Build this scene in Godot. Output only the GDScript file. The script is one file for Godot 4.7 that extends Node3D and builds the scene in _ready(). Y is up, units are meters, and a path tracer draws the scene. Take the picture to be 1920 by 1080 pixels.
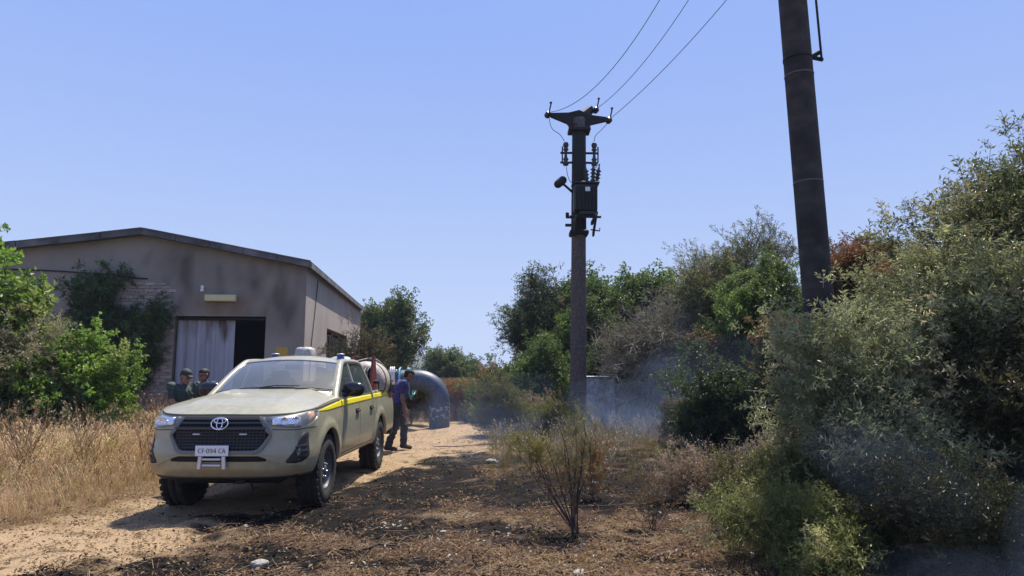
extends Node3D

# ------------------------------------------------------------------ names, labels, metas
var used := {}
var M := {}
var sprigs := {}

func numbered(n: String) -> String:
	if not used.has(n):
		used[n] = 0
		return n
	used[n] += 1
	return "%s_%03d" % [n, used[n]]

func tag(o: Node, label := "", category := "", group := "", kind := "") -> Node:
	if label: o.set_meta("label", label)
	if category: o.set_meta("category", category)
	if group: o.set_meta("group", group)
	if kind: o.set_meta("kind", kind)
	return o

func thing(called: String, label: String, category: String, at := Vector3.ZERO, turn := 0.0, group := "") -> Node3D:
	var o := Node3D.new()
	o.name = numbered(called)
	add_child(o)
	o.position = at
	o.rotation.y = turn
	tag(o, label, category, group)
	return o

func part(called: String, mesh: Mesh, mat: Material, parent: Node = self) -> MeshInstance3D:
	var o := MeshInstance3D.new()
	o.name = numbered(called) if parent == self else called
	o.mesh = mesh
	o.material_override = mat
	parent.add_child(o, true)
	return o

func rnd(s: int) -> RandomNumberGenerator:
	var r := RandomNumberGenerator.new()
	r.seed = s
	return r

func noise(s: int, freq: float, oct := 3) -> FastNoiseLite:
	var n := FastNoiseLite.new()
	n.seed = s
	n.noise_type = FastNoiseLite.TYPE_SIMPLEX_SMOOTH
	n.frequency = freq
	n.fractal_octaves = oct
	return n

# ------------------------------------------------------------------ mesh helpers
func begin() -> SurfaceTool:
	var st := SurfaceTool.new()
	st.begin(Mesh.PRIMITIVE_TRIANGLES)
	st.set_smooth_group(-1)
	return st

func done(st: SurfaceTool) -> ArrayMesh:
	st.generate_normals()
	return st.commit()

func quad(st: SurfaceTool, a: Vector3, b: Vector3, c: Vector3, d: Vector3) -> void:   # counter-clockwise from outside
	st.add_vertex(a); st.add_vertex(c); st.add_vertex(b)
	st.add_vertex(a); st.add_vertex(d); st.add_vertex(c)

func tri(st: SurfaceTool, a: Vector3, b: Vector3, c: Vector3) -> void:
	st.add_vertex(a); st.add_vertex(c); st.add_vertex(b)

func grid(st: SurfaceTool, p: Array, flip := false, smooth := 0) -> void:
	st.set_smooth_group(smooth)
	for i in p.size() - 1:
		var r: PackedVector3Array = p[i]
		var q: PackedVector3Array = p[i + 1]
		for j in r.size() - 1:
			if flip: quad(st, r[j], q[j], q[j + 1], r[j + 1])
			else: quad(st, r[j], r[j + 1], q[j + 1], q[j])
	st.set_smooth_group(-1)

func box(st: SurfaceTool, c: Vector3, s: Vector3, b := Basis.IDENTITY, e := 0.0) -> void:   # box with chamfered edges
	st.set_smooth_group(-1)
	var h := s * 0.5
	e = minf(e, minf(h.x, minf(h.y, h.z)) * 0.9)
	var ax := [Vector3.RIGHT, Vector3.UP, Vector3.BACK]
	for k in 3:
		var u: Vector3 = ax[(k + 1) % 3]
		var v: Vector3 = ax[(k + 2) % 3]
		var n: Vector3 = ax[k]
		var hu: float = h[(k + 1) % 3]
		var hv: float = h[(k + 2) % 3]
		var hn: float = h[k]
		for sg in [1.0, -1.0]:
			var q := [n * hn * sg - u * (hu - e) - v * (hv - e), n * hn * sg + u * (hu - e) - v * (hv - e), n * hn * sg + u * (hu - e) + v * (hv - e), n * hn * sg - u * (hu - e) + v * (hv - e)]
			if sg < 0: q.reverse()
			quad(st, c + b * q[0], c + b * q[1], c + b * q[2], c + b * q[3])
			if e > 0.0:
				for t in [1.0, -1.0]:   # edge between +-n and +-u
					var a0: Vector3 = n * hn * sg + u * (hu - e) * t
					var a1: Vector3 = n * (hn - e) * sg + u * hu * t
					var w := v * (hv - e)
					if sg * t > 0: quad(st, c + b * (a0 - w), c + b * (a1 - w), c + b * (a1 + w), c + b * (a0 + w))
					else: quad(st, c + b * (a1 - w), c + b * (a0 - w), c + b * (a0 + w), c + b * (a1 + w))
	if e > 0.0:
		for x in [1.0, -1.0]: for y in [1.0, -1.0]: for z in [1.0, -1.0]:
			var a := c + b * Vector3(h.x * x, (h.y - e) * y, (h.z - e) * z)
			var d := c + b * Vector3((h.x - e) * x, h.y * y, (h.z - e) * z)
			var f := c + b * Vector3((h.x - e) * x, (h.y - e) * y, h.z * z)
			if x * y * z > 0: tri(st, a, d, f)
			else: tri(st, a, f, d)

func box_mesh(s: Vector3, e := 0.01, c := Vector3.ZERO, b := Basis.IDENTITY) -> ArrayMesh:
	var st := begin()
	box(st, c, s, b, e)
	return done(st)

func tube(st: SurfaceTool, pts: Array, r, sides := 8, caps := true, squash := Vector2.ONE, smooth := 0) -> void:
	var n := pts.size()
	var rows := []
	var t0: Vector3 = (pts[1] - pts[0]).normalized()
	var nn := t0.cross(Vector3.UP if absf(t0.y) < 0.9 else Vector3.RIGHT).normalized()
	for i in n:
		var t: Vector3 = ((pts[mini(i + 1, n - 1)] - pts[maxi(i - 1, 0)]) as Vector3).normalized()
		nn = (nn - t * nn.dot(t)).normalized()
		var bb := t.cross(nn)
		var rad: float = r[i] if r is Array or r is PackedFloat32Array else r
		var row := PackedVector3Array()
		for j in sides + 1:
			var a := TAU * j / sides
			row.append(pts[i] + (nn * cos(a) * squash.x + bb * sin(a) * squash.y) * rad)
		rows.append(row)
	grid(st, rows, false, smooth)
	if caps:
		for j in sides:
			tri(st, pts[0], rows[0][j + 1], rows[0][j])
			tri(st, pts[n - 1], rows[n - 1][j], rows[n - 1][j + 1])

func lathe(st: SurfaceTool, prof: Array, x := Transform3D.IDENTITY, sides := 24, smooth := 0) -> void:   # profile (radius, height) rising along the local y axis
	var rows := []
	for p in prof:
		var row := PackedVector3Array()
		for j in sides + 1:
			var a := -TAU * j / sides
			row.append(x * Vector3(p.x * cos(a), p.y, p.x * sin(a)))
		rows.append(row)
	grid(st, rows, false, smooth)

func along(d: Vector3, at := Vector3.ZERO) -> Transform3D:   # local y laid along d
	var y := d.normalized()
	var x := y.cross(Vector3.FORWARD if absf(y.z) < 0.9 else Vector3.RIGHT).normalized()
	return Transform3D(Basis(x, y, x.cross(y)), at)

func prism(st: SurfaceTool, poly: PackedVector2Array, depth: float, x := Transform3D.IDENTITY) -> void:   # polygon in local xy, thick along z
	if Geometry2D.is_polygon_clockwise(poly): poly.reverse()
	var t := Geometry2D.triangulate_polygon(poly)
	st.set_smooth_group(-1)
	for i in range(0, t.size(), 3):
		var a := poly[t[i]]; var b := poly[t[i + 1]]; var c := poly[t[i + 2]]
		if (b - a).cross(c - a) < 0:
			var k := b; b = c; c = k
		tri(st, x * Vector3(a.x, a.y, depth * .5), x * Vector3(b.x, b.y, depth * .5), x * Vector3(c.x, c.y, depth * .5))
		tri(st, x * Vector3(a.x, a.y, -depth * .5), x * Vector3(c.x, c.y, -depth * .5), x * Vector3(b.x, b.y, -depth * .5))
	for i in poly.size():
		var a := poly[i]; var b := poly[(i + 1) % poly.size()]
		quad(st, x * Vector3(a.x, a.y, -depth * .5), x * Vector3(b.x, b.y, -depth * .5), x * Vector3(b.x, b.y, depth * .5), x * Vector3(a.x, a.y, depth * .5))

func grid_colored(st: SurfaceTool, p: Array, flip: bool, tint: Callable) -> void:
	st.set_smooth_group(0)
	for i in p.size() - 1:
		var r: PackedVector3Array = p[i]
		var q: PackedVector3Array = p[i + 1]
		for j in mini(r.size(), q.size()) - 1:
			for v in ([r[j], q[j + 1], q[j], r[j], r[j + 1], q[j + 1]] if flip else [r[j], q[j + 1], r[j + 1], r[j], q[j], q[j + 1]]):
				st.set_color(tint.call(v))
				st.add_vertex(v)
	st.set_color(Color.WHITE)
	st.set_smooth_group(-1)

func curve(p: Array, n: int) -> Array:   # Catmull-Rom through points
	var out := []
	for i in p.size() - 1:
		var a = p[maxi(i - 1, 0)]; var b = p[i]; var c = p[i + 1]; var d = p[mini(i + 2, p.size() - 1)]
		for k in n:
			var t := float(k) / n
			out.append(((b * 2.0) + (c - a) * t + (a * 2.0 - b * 5.0 + c * 4.0 - d) * t * t + (b * 3.0 - a - c * 3.0 + d) * t * t * t) * 0.5)
	out.append(p[-1])
	return out

# ------------------------------------------------------------------ materials
func lin(r: float, g: float, b: float, a := 1.0) -> Color:
	var c := Color(r, g, b).linear_to_srgb()
	c.a = a
	return c

var tex := {}
func noise_tex(key: String, s: int, freq: float, oct: int, lo: float, hi: float, size := 512) -> NoiseTexture2D:
	if tex.has(key): return tex[key]
	var t := NoiseTexture2D.new()
	t.width = size; t.height = size
	t.seamless = true
	t.generate_mipmaps = false
	t.noise = noise(s, freq, oct)
	var g := Gradient.new()
	g.set_color(0, Color(lo, lo, lo)); g.set_color(1, Color(hi, hi, hi))
	t.color_ramp = g
	tex[key] = t
	return t

func mat(color: Color, rough := 0.7, metal := 0.0) -> StandardMaterial3D:
	var m := StandardMaterial3D.new()
	m.albedo_color = color
	m.roughness = rough
	m.metallic = metal
	return m

func worn(m: StandardMaterial3D, key: String, scale: float, bump := 0.0, bump_key := "grain") -> StandardMaterial3D:
	m.albedo_texture = tex[key]
	m.uv1_triplanar = true
	m.uv1_scale = Vector3.ONE * scale
	if bump > 0.0:
		m.heightmap_enabled = true
		m.heightmap_texture = tex[bump_key]
		m.heightmap_scale = bump
	return m

func leaf_mat(rough: float, back: float, spec := 0.5) -> StandardMaterial3D:
	var m := mat(Color.WHITE, rough)
	m.vertex_color_use_as_albedo = true
	m.metallic_specular = spec
	m.backlight_enabled = back > 0.0
	m.backlight = lin(back, back, back * .8)
	m.cull_mode = BaseMaterial3D.CULL_DISABLED
	return m

func materials() -> void:
	noise_tex("mottle", 3, 0.012, 4, 0.62, 1.0)
	noise_tex("grain", 5, 0.06, 4, 0.0, 1.0)
	noise_tex("fine", 8, 0.09, 3, 0.72, 1.0)
	noise_tex("blotch", 11, 0.006, 5, 0.5, 1.0)
	noise_tex("dust", 14, 0.02, 4, 0.86, 1.0)
	var g := mat(Color.WHITE, 0.95)
	g.vertex_color_use_as_albedo = true
	g.metallic_specular = 0.2
	worn(g, "fine", 1.1, 1.3)
	g.uv1_world_triplanar = true
	M.ground = g
	var p := mat(lin(.345, .325, .222), 0.34)
	worn(p, "dust", 0.9)
	p.clearcoat_enabled = true; p.clearcoat = 0.45; p.clearcoat_roughness = 0.12
	p.vertex_color_use_as_albedo = true
	M.paint = p
	M.black = worn(mat(lin(.018, .018, .02), 0.55), "dust", 3.0)
	M.gloss = mat(lin(.012, .012, .015), 0.18)
	M.trim = mat(lin(.03, .032, .036), 0.42)
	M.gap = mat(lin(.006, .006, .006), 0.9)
	M.tyre = worn(mat(lin(.03, .028, .026), 0.9), "mottle", 4.0, 0.3)
	M.rim = worn(mat(lin(.16, .16, .16), 0.45, 0.3), "mottle", 4.0)
	M.chrome = mat(lin(.75, .76, .8), 0.16, 0.95)
	M.alu = mat(lin(.55, .56, .6), 0.4, 0.5)
	M.white = mat(lin(.7, .7, .72), 0.5)
	M.yellow = mat(lin(.72, .62, .02), 0.4)
	M.ink = mat(lin(.03, .035, .06), 0.6)
	M.amber = mat(lin(.75, .3, .08), 0.2)
	M.red = worn(mat(lin(.22, .028, .024), 0.5), "mottle", 3.0)
	M.cloth_wrap = worn(mat(lin(.50, .49, .50), 0.55), "mottle", 5.0)
	M.blue_lens = mat(lin(.03, .05, .16), 0.12)
	M.cream = worn(mat(lin(.62, .53, .45), 0.5), "mottle", 2.0)
	M.seat = worn(mat(lin(.035, .036, .04), 0.8), "mottle", 6.0)
	var gl := mat(lin(.45, .50, .53, 1.0), 0.03)
	gl.albedo_color.a = 0.17
	gl.transparency = BaseMaterial3D.TRANSPARENCY_ALPHA
	gl.cull_mode = BaseMaterial3D.CULL_DISABLED
	M.windscreen = gl
	var sg := mat(lin(.10, .13, .13), 0.03)
	sg.albedo_color.a = 0.42
	sg.transparency = BaseMaterial3D.TRANSPARENCY_ALPHA
	sg.cull_mode = BaseMaterial3D.CULL_DISABLED
	M.side_glass = sg
	var lg := mat(lin(.8, .85, .9), 0.05)
	lg.albedo_color.a = 0.10
	lg.transparency = BaseMaterial3D.TRANSPARENCY_ALPHA
	M.lens = lg
	M.concrete = worn(mat(lin(.14, .11, .10), 0.92), "mottle", 1.2, 0.5)
	M.concrete_dark = worn(mat(lin(.072, .060, .055), 0.92), "blotch", .8, 0.6)
	M.iron = worn(mat(lin(.009, .008, .008), 0.75), "mottle", 3.0)
	M.iron_green = worn(mat(lin(.010, .013, .014), 0.6), "mottle", 3.0)
	M.porcelain = mat(lin(.012, .018, .016), 0.3)
	M.wire = mat(lin(.075, .085, .115), 0.5, 0.3)
	M.pale_band = mat(lin(.09, .082, .08), 0.6)
	M.plaster = mat(Color.WHITE, 0.95)
	M.plaster.vertex_color_use_as_albedo = true
	worn(M.plaster, "fine", 0.8, 1.0)
	M.roof = worn(mat(lin(.26, .26, .27), 0.9), "blotch", 0.5, 0.6)
	M.fascia = worn(mat(lin(.17, .175, .19), 0.85), "blotch", 0.35, 0.5)
	M.brick = mat(Color.WHITE, 0.95)
	M.brick.vertex_color_use_as_albedo = true
	worn(M.brick, "mottle", 3.0, 0.6)
	M.sheet = mat(Color.WHITE, 0.6, 0.1)
	M.sheet.vertex_color_use_as_albedo = true
	worn(M.sheet, "fine", 0.9)
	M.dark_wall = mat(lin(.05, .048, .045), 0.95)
	M.lamp_box = worn(mat(lin(.62, .60, .33), 0.5), "dust", 2.0)
	M.sign_yellow = worn(mat(lin(.52, .33, .05), 0.6), "dust", 3.0)
	M.pipe = worn(mat(lin(.095, .125, .185), 0.45), "mottle", 1.4, 0.25)
	M.pipe_dark = worn(mat(lin(.10, .125, .155), 0.65), "mottle", 2.2, 0.4)
	M.peel = worn(mat(lin(.42, .45, .47), 0.7), "mottle", 5.0)
	M.hose = mat(lin(.07, .30, .42), 0.4)
	M.cabinet = worn(mat(lin(.46, .52, .58), 0.5), "mottle", 0.8)
	M.sack = worn(mat(lin(.012, .012, .016), 0.38), "mottle", 3.0)
	M.bark = worn(mat(lin(.085, .068, .052), 0.95), "mottle", 2.5, 1.0)
	M.twig = worn(mat(lin(.095, .060, .045), 0.9), "mottle", 4.0)
	M.leaf = leaf_mat(0.5, 0.85, 0.45)
	M.leaf_shiny = leaf_mat(0.44, 0.75, 0.4)
	M.dry = leaf_mat(0.75, 0.5, 0.2)
	M.stone = worn(mat(lin(.50, .47, .42), 0.9), "mottle", 3.0, 0.5)
	M.hill = worn(mat(lin(.062, .078, .045), 1.0), "mottle", 0.02)
	M.skin = mat(lin(.32, .19, .13), 0.55)
	M.figure = mat(Color.WHITE, 0.75)
	M.figure.vertex_color_use_as_albedo = true

const EX := 1.6   # exposed for the shade

func _ready() -> void:
	# camera
	var cam := Camera3D.new()
	cam.name = "camera"
	add_child(cam)
	cam.position = Vector3(0, 1.5, 0)
	cam.rotation.x = atan(162.0 / 1300.0)
	cam.fov = rad_to_deg(2.0 * atan(540.0 / 1300.0))
	cam.near = 0.05
	cam.far = 4000.0
	cam.current = true
	# sky, exposure, air
	var sky := ProceduralSkyMaterial.new()
	sky.sky_top_color = lin(.235 / EX, .39 / EX, .91 / EX)
	sky.sky_horizon_color = lin(.63 / EX, .76 / EX, .98 / EX)
	sky.sky_curve = 0.22
	sky.ground_bottom_color = lin(.16, .13, .10)
	sky.ground_horizon_color = lin(.50 / EX, .56 / EX, .70 / EX)
	sky.sun_angle_max = 100.0
	sky.sun_curve = 0.14
	var env := Environment.new()
	env.background_mode = Environment.BG_SKY
	env.sky = Sky.new()
	env.sky.sky_material = sky
	env.tonemap_mode = Environment.TONE_MAPPER_LINEAR
	env.tonemap_exposure = EX
	env.sdfgi_enabled = true
	env.ssao_enabled = true
	env.ssil_enabled = true
	env.fog_enabled = true
	env.fog_density = 0.0005
	env.fog_light_color = lin(.62, .72, .95)
	env.volumetric_fog_enabled = true
	env.volumetric_fog_density = 0.0
	var we := WorldEnvironment.new()
	we.name = "environment"
	we.environment = env
	add_child(we)
	# sun: high, ahead of the camera and a little to the right
	var sun := DirectionalLight3D.new()
	sun.name = "sun"
	sun.light_energy = 1.6
	sun.light_color = lin(1.0, .93, .82)
	sun.light_angular_distance = 0.5
	sun.shadow_enabled = true
	add_child(sun)
	var el := deg_to_rad(65.0)
	var az := deg_to_rad(25.0)
	var to_sun := Vector3(sin(az) * cos(el), sin(el), -cos(az) * cos(el))
	sun.look_at_from_position(to_sun * 50.0, Vector3.ZERO, Vector3.UP)
	# everything else
	materials()
	build_ground()
	build_warehouse()
	var ends := build_poles()
	build_lines(ends)
	build_pipe()
	var x := build_truck()
	build_load(x)
	build_people()
	build_small()
	build_plants()
	ground_scatter()
	smoke("blue smoke lying in the dark hollow under the hedgerow beyond the sapling", Vector3(3.0, .9, -15.0), Vector3(8.0, 2.2, 5.5), 20, .017, 501)
	smoke("low pale smoke creeping round the foot of the transformer pole", Vector3(1.6, .35, -17.5), Vector3(5.0, 1.0, 3.0), 10, .04, 503)
	smoke("thin smoke drifting in front of the dark toned olive shrub", Vector3(3.9, .6, -4.9), Vector3(2.2, 1.5, 1.2), 12, .045, 502)

# ------------------------------------------------------------------ foliage
func leaf(st: SurfaceTool, at: Vector3, d: Vector3, up: Vector3, l: float, w: float, c: Color) -> void:
	var s := d.cross(up).normalized()
	var n := s.cross(d).normalized()
	st.set_color(c)
	var tip := at + d * l - n * l * 0.12
	var m := at + d * l * 0.45 + n * w * 0.08
	var a := m + s * w * 0.5 + n * w * 0.16
	var b := m - s * w * 0.5 + n * w * 0.16
	st.add_vertex(at); st.add_vertex(tip); st.add_vertex(a)
	st.add_vertex(at); st.add_vertex(b); st.add_vertex(tip)

func stick(st: SurfaceTool, a: Vector3, b: Vector3, r: float, c: Color) -> void:
	st.set_color(c)
	var t := (b - a).normalized()
	var n := t.cross(Vector3.UP if absf(t.y) < 0.9 else Vector3.RIGHT).normalized()
	var m := t.cross(n)
	for k in 3:
		var u := (n * cos(TAU * k / 3) + m * sin(TAU * k / 3)) * r
		var v := (n * cos(TAU * (k + 1) / 3) + m * sin(TAU * (k + 1) / 3)) * r
		quad(st, a + u, a + v, b + v * 0.6, b + u * 0.6)

# a twig of unit size along +y: stems, leaves; colours multiply the copy's colour
func sprig(key: String, s: int, length: float, n: int, ll: float, lw: float, spread := 0.9, twigs := 2, stem := 0.004, stem_col := Color(1.1, .75, .6), leaf_var := 0.35) -> ArrayMesh:
	if sprigs.has(key): return sprigs[key]
	var r := rnd(s)
	var st := begin()
	var lines := []
	var bend := Vector3(r.randf_range(-.2, .2), 0, r.randf_range(-.2, .2))
	lines.append([Vector3.ZERO, (Vector3.UP + bend).normalized() * length])
	for k in twigs:
		var a: Vector3 = lines[0][1] * r.randf_range(0.15, 0.6)
		var ang := TAU * (k + r.randf()) / maxi(1, twigs)
		var d := Vector3(cos(ang) * spread, 1.0, sin(ang) * spread).normalized()
		lines.append([a, a + d * length * r.randf_range(0.45, 0.75)])
	for q in lines:
		if stem > 0.0: stick(st, q[0], q[1], stem, stem_col)
	for k in n:
		var q = lines[k % lines.size()]
		var t := 0.12 + 0.88 * (float(k) / n if lines.size() == 1 else r.randf())
		var p: Vector3 = (q[0] as Vector3).lerp(q[1], t)
		var dir: Vector3 = ((q[1] - q[0]) as Vector3).normalized()
		var side := dir.cross(Vector3(r.randfn(), r.randfn(), r.randfn())).normalized()
		var d := (dir * r.randf_range(0.25, 0.9) + side * spread).normalized()
		var v := 1.0 + r.randf_range(-leaf_var, leaf_var)
		var up := (Vector3.UP + Vector3(r.randfn(), r.randfn(), r.randfn()) * 0.7).normalized()
		if absf(up.dot(d)) > .95: up = side.cross(d).normalized()
		leaf(st, p, d, up, ll * r.randf_range(0.7, 1.2), lw * r.randf_range(0.75, 1.2), Color(v * r.randf_range(.92, 1.1), v, v * r.randf_range(.8, 1.1)))
	sprigs[key] = done(st)
	return sprigs[key]

func tuft(key: String, s: int, n: int, h: float, w: float, lean: float, heads := 0, rad := 0.05) -> ArrayMesh:
	if sprigs.has(key): return sprigs[key]
	var r := rnd(s)
	var st := begin()
	for k in n:
		var a := r.randf() * TAU
		var d := Vector3(cos(a), 0, sin(a))
		var q := Vector3(-d.z, 0, d.x).rotated(Vector3.UP, r.randf_range(-1, 1))
		var at := Vector3(r.randfn(), 0, r.randfn()) * rad
		var hh := h * r.randf_range(0.45, 1.0)
		var le := lean * hh * r.randf_range(0.2, 1.3)
		var v := r.randf_range(0.7, 1.2)
		st.set_color(Color(v, v * r.randf_range(.9, 1.02), v * r.randf_range(.75, 1.05)))
		var pm := at + Vector3.UP * hh * 0.55 + d * le * 0.3
		var pt := at + Vector3.UP * hh * (1.0 - 0.12 * lean) + d * le
		quad(st, at - q * w * .5, at + q * w * .5, pm + q * w * .42, pm - q * w * .42)
		tri(st, pm - q * w * .42, pm + q * w * .42, pt)
		if k < heads:
			var dd := (pt - pm).normalized()
			for z in 4:
				leaf(st, pt - dd * 0.05 * h * z, (dd + Vector3(r.randfn(), r.randfn(), r.randfn()) * .35).normalized(), q, 0.07 * h, 0.028 * h, Color(v * 1.25, v * 1.12, v))
	sprigs[key] = done(st)
	return sprigs[key]

class Scatter:
	var buf := PackedFloat32Array()
	func add(at: Vector3, b: Basis, c: Color) -> void:
		buf.append_array(PackedFloat32Array([b.x.x, b.y.x, b.z.x, at.x, b.x.y, b.y.y, b.z.y, at.y, b.x.z, b.y.z, b.z.z, at.z, c.r, c.g, c.b, 1.0]))
	func node(mesh: Mesh, m: Material) -> MultiMeshInstance3D:
		var mm := MultiMesh.new()
		mm.transform_format = MultiMesh.TRANSFORM_3D
		mm.use_colors = true
		mm.mesh = mesh
		mm.instance_count = buf.size() / 16
		mm.buffer = buf
		var o := MultiMeshInstance3D.new()
		o.multimesh = mm
		o.material_override = m
		return o

func put(called: String, sc: Scatter, mesh: Mesh, m: Material, parent: Node = self) -> MultiMeshInstance3D:
	var o := sc.node(mesh, m)
	o.name = numbered(called) if parent == self else called
	parent.add_child(o, true)
	return o

func aim(d: Vector3, roll: float, s: float) -> Basis:
	var y := d.normalized()
	var x := y.cross(Vector3(0.31, 0.2, 0.93)).normalized()
	return Basis(x, y, x.cross(y)).rotated(y, roll).scaled(Vector3.ONE * s)

func mixc(a: Color, b: Color, t: float) -> Color:
	return a.lerp(b, clampf(t, 0, 1))

# blobs: [centre, radii] lumps of the crown; sprigs on and in them, reaching outwards
func crown(sc: Scatter, blobs: Array, n: int, size: float, cols: Array, r: RandomNumberGenerator, up := 0.5, inner := 0.55, ragged := 0.25, floor_y := 0.03) -> void:
	var w := PackedFloat32Array()
	var tot := 0.0
	var tint := []
	var ns := noise(r.randi() % 9999, 0.9, 2)
	for b in blobs:
		var q: Vector3 = b[1]
		tot += q.x * q.y + q.y * q.z + q.x * q.z
		w.append(tot)
		tint.append([r.randf(), r.randf_range(0.8, 1.2)])
	var per := 14
	var k := 0
	var guard := 0
	while k < n and guard < n:
		guard += 1
		var i := w.bsearch(r.randf() * tot)
		i = mini(i, blobs.size() - 1)
		var c: Vector3 = blobs[i][0]
		var q: Vector3 = blobs[i][1]
		var d := Vector3(r.randfn(), r.randfn(), r.randfn()).normalized()
		var ra := lerpf(inner, 1.0, sqrt(r.randf())) * (1.0 + ragged * ns.get_noise_3dv((c + d * q) * 1.6) * 1.6)
		if r.randf() < 0.12: ra += ragged * r.randf_range(.3, 1.2)
		var p := c + d * q * ra
		if p.y < floor_y: continue
		var g := ns.get_noise_3dv(p * 0.9)
		if g < -0.30 and r.randf() < 0.6: continue
		var o := (d + Vector3.UP * up + Vector3(r.randfn(), r.randfn(), r.randfn()) * 0.35).normalized()
		var t: float = tint[i][0] * 0.5 + r.randf() * 0.3 + g * 0.5
		var col := mixc(cols[0], cols[1], t)
		if cols.size() > 2 and r.randf() < 0.08 + 0.5 * maxf(0, g - 0.1): col = cols[2]
		var v: float = tint[i][1] * r.randf_range(0.8, 1.2)
		var cs := size * r.randf_range(.75, 1.25)
		for h in per:   # a spray of shoots on one branch end
			var at := p + o * cs * r.randf_range(-.8, .9) + Vector3(r.randfn(), r.randfn(), r.randfn()) * cs * .42
			if at.y < floor_y: continue
			var dir := (o + Vector3(r.randfn(), r.randfn(), r.randfn()) * .5).normalized()
			var v2 := v * r.randf_range(.8, 1.25)
			sc.add(at, aim(dir, r.randf() * TAU, cs * r.randf_range(0.65, 1.15)), Color(col.r * v2, col.g * v2, col.b * v2))
			k += 1

func lumps(c: Vector3, q: Vector3, n: int, r: RandomNumberGenerator, size := 0.45, low := -0.6) -> Array:   # smaller lumps spread through an ellipsoid
	var out := []
	for i in n:
		var d := Vector3(r.randfn(), r.randfn(), r.randfn()).normalized()
		d.y = maxf(d.y, low)
		var p := c + d * q * r.randf_range(0.35, 0.8)
		var s := size * r.randf_range(0.6, 1.25)
		out.append([p, Vector3(q.x * s, q.y * s * 0.8, q.z * s)])
	return out

func limbs(st: SurfaceTool, base: Vector3, blobs: Array, r: RandomNumberGenerator, rad: float, fork := 0.3) -> void:
	for b in blobs:
		var e: Vector3 = b[0]
		var f := base + Vector3(0, (e.y - base.y) * fork * r.randf_range(0.3, 1.2), 0) + Vector3(e.x - base.x, 0, e.z - base.z) * 0.12
		var mid := f.lerp(e, 0.5) + Vector3(r.randfn(), r.randfn() * 0.6, r.randfn()) * 0.12 * f.distance_to(e)
		tube(st, curve([base, f, mid, e], 3), [rad, rad * .85, rad * .75, rad * .65, rad * .55, rad * .5, rad * .42, rad * .34, rad * .26, rad * .12].slice(0, 10), 5, false)

func plant(called: String, label: String, category: String, blobs: Array, n: int, mesh: Mesh, m: Material, size: float, cols: Array, s: int, trunk_r := 0.03, up := 0.5, inner := 0.55, ragged := 0.25, group := "", base = null) -> Node3D:
	var r := rnd(s)
	var lo := Vector3.ZERO
	for b in blobs: lo += b[0] / blobs.size()
	var at := Vector3(lo.x, 0, lo.z)
	if base != null: at = base
	var o := thing(called, label, category, at, 0.0, group)
	var local := []
	for b in blobs: local.append([b[0] - at, b[1]])
	if trunk_r > 0.0:
		var st := begin()
		limbs(st, Vector3.ZERO, local, r, trunk_r)
		part("trunk" if trunk_r > 0.05 else "stem", done(st), M.bark if trunk_r > 0.05 else M.twig, o)
	var sc := Scatter.new()
	crown(sc, local, n, size, cols, r, up, inner, ragged, 0.03 - at.y)
	tag(put("crown" if trunk_r > 0.05 else "foliage", sc, mesh, m, o), "", "", "", "stuff")
	return o

# ------------------------------------------------------------------ ground
var n_big: FastNoiseLite
var n_mid: FastNoiseLite
var n_small: FastNoiseLite

func height(x: float, z: float) -> float:
	var edge := clampf(minf(minf(x + 13.5, 11.5 - x), minf(z + 44.0, -2.2 - z)) / 1.5, 0, 1)
	var tx := track_x(z)
	var rut := 0.0
	for s in [-.77, .77]:
		var d: float = (x - tx - s - n_mid.get_noise_2d(z * .4, s * 9.0) * .12) / .16
		rut += exp(-d * d) * .035 - exp(-pow(absf(d) - 1.9, 2.0) * 2.0) * .012
	return edge * (n_mid.get_noise_2d(x, z) * 0.04 + n_small.get_noise_2d(x, z) * 0.018 - rut)

func spot(x: float, z: float, cx: float, cz: float, rx: float, rz: float) -> float:
	var a := (x - cx) / rx
	var b := (z - cz) / rz
	return exp(-(a * a + b * b) * 1.2)

func track_x(z: float) -> float:   # middle of the sandy track
	var d := -z
	if d < 14.0: return lerpf(-3.95, -2.35, smoothstep(5.0, 14.0, d))
	return lerpf(-2.35, -1.6, smoothstep(14.0, 24.0, d))

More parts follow.
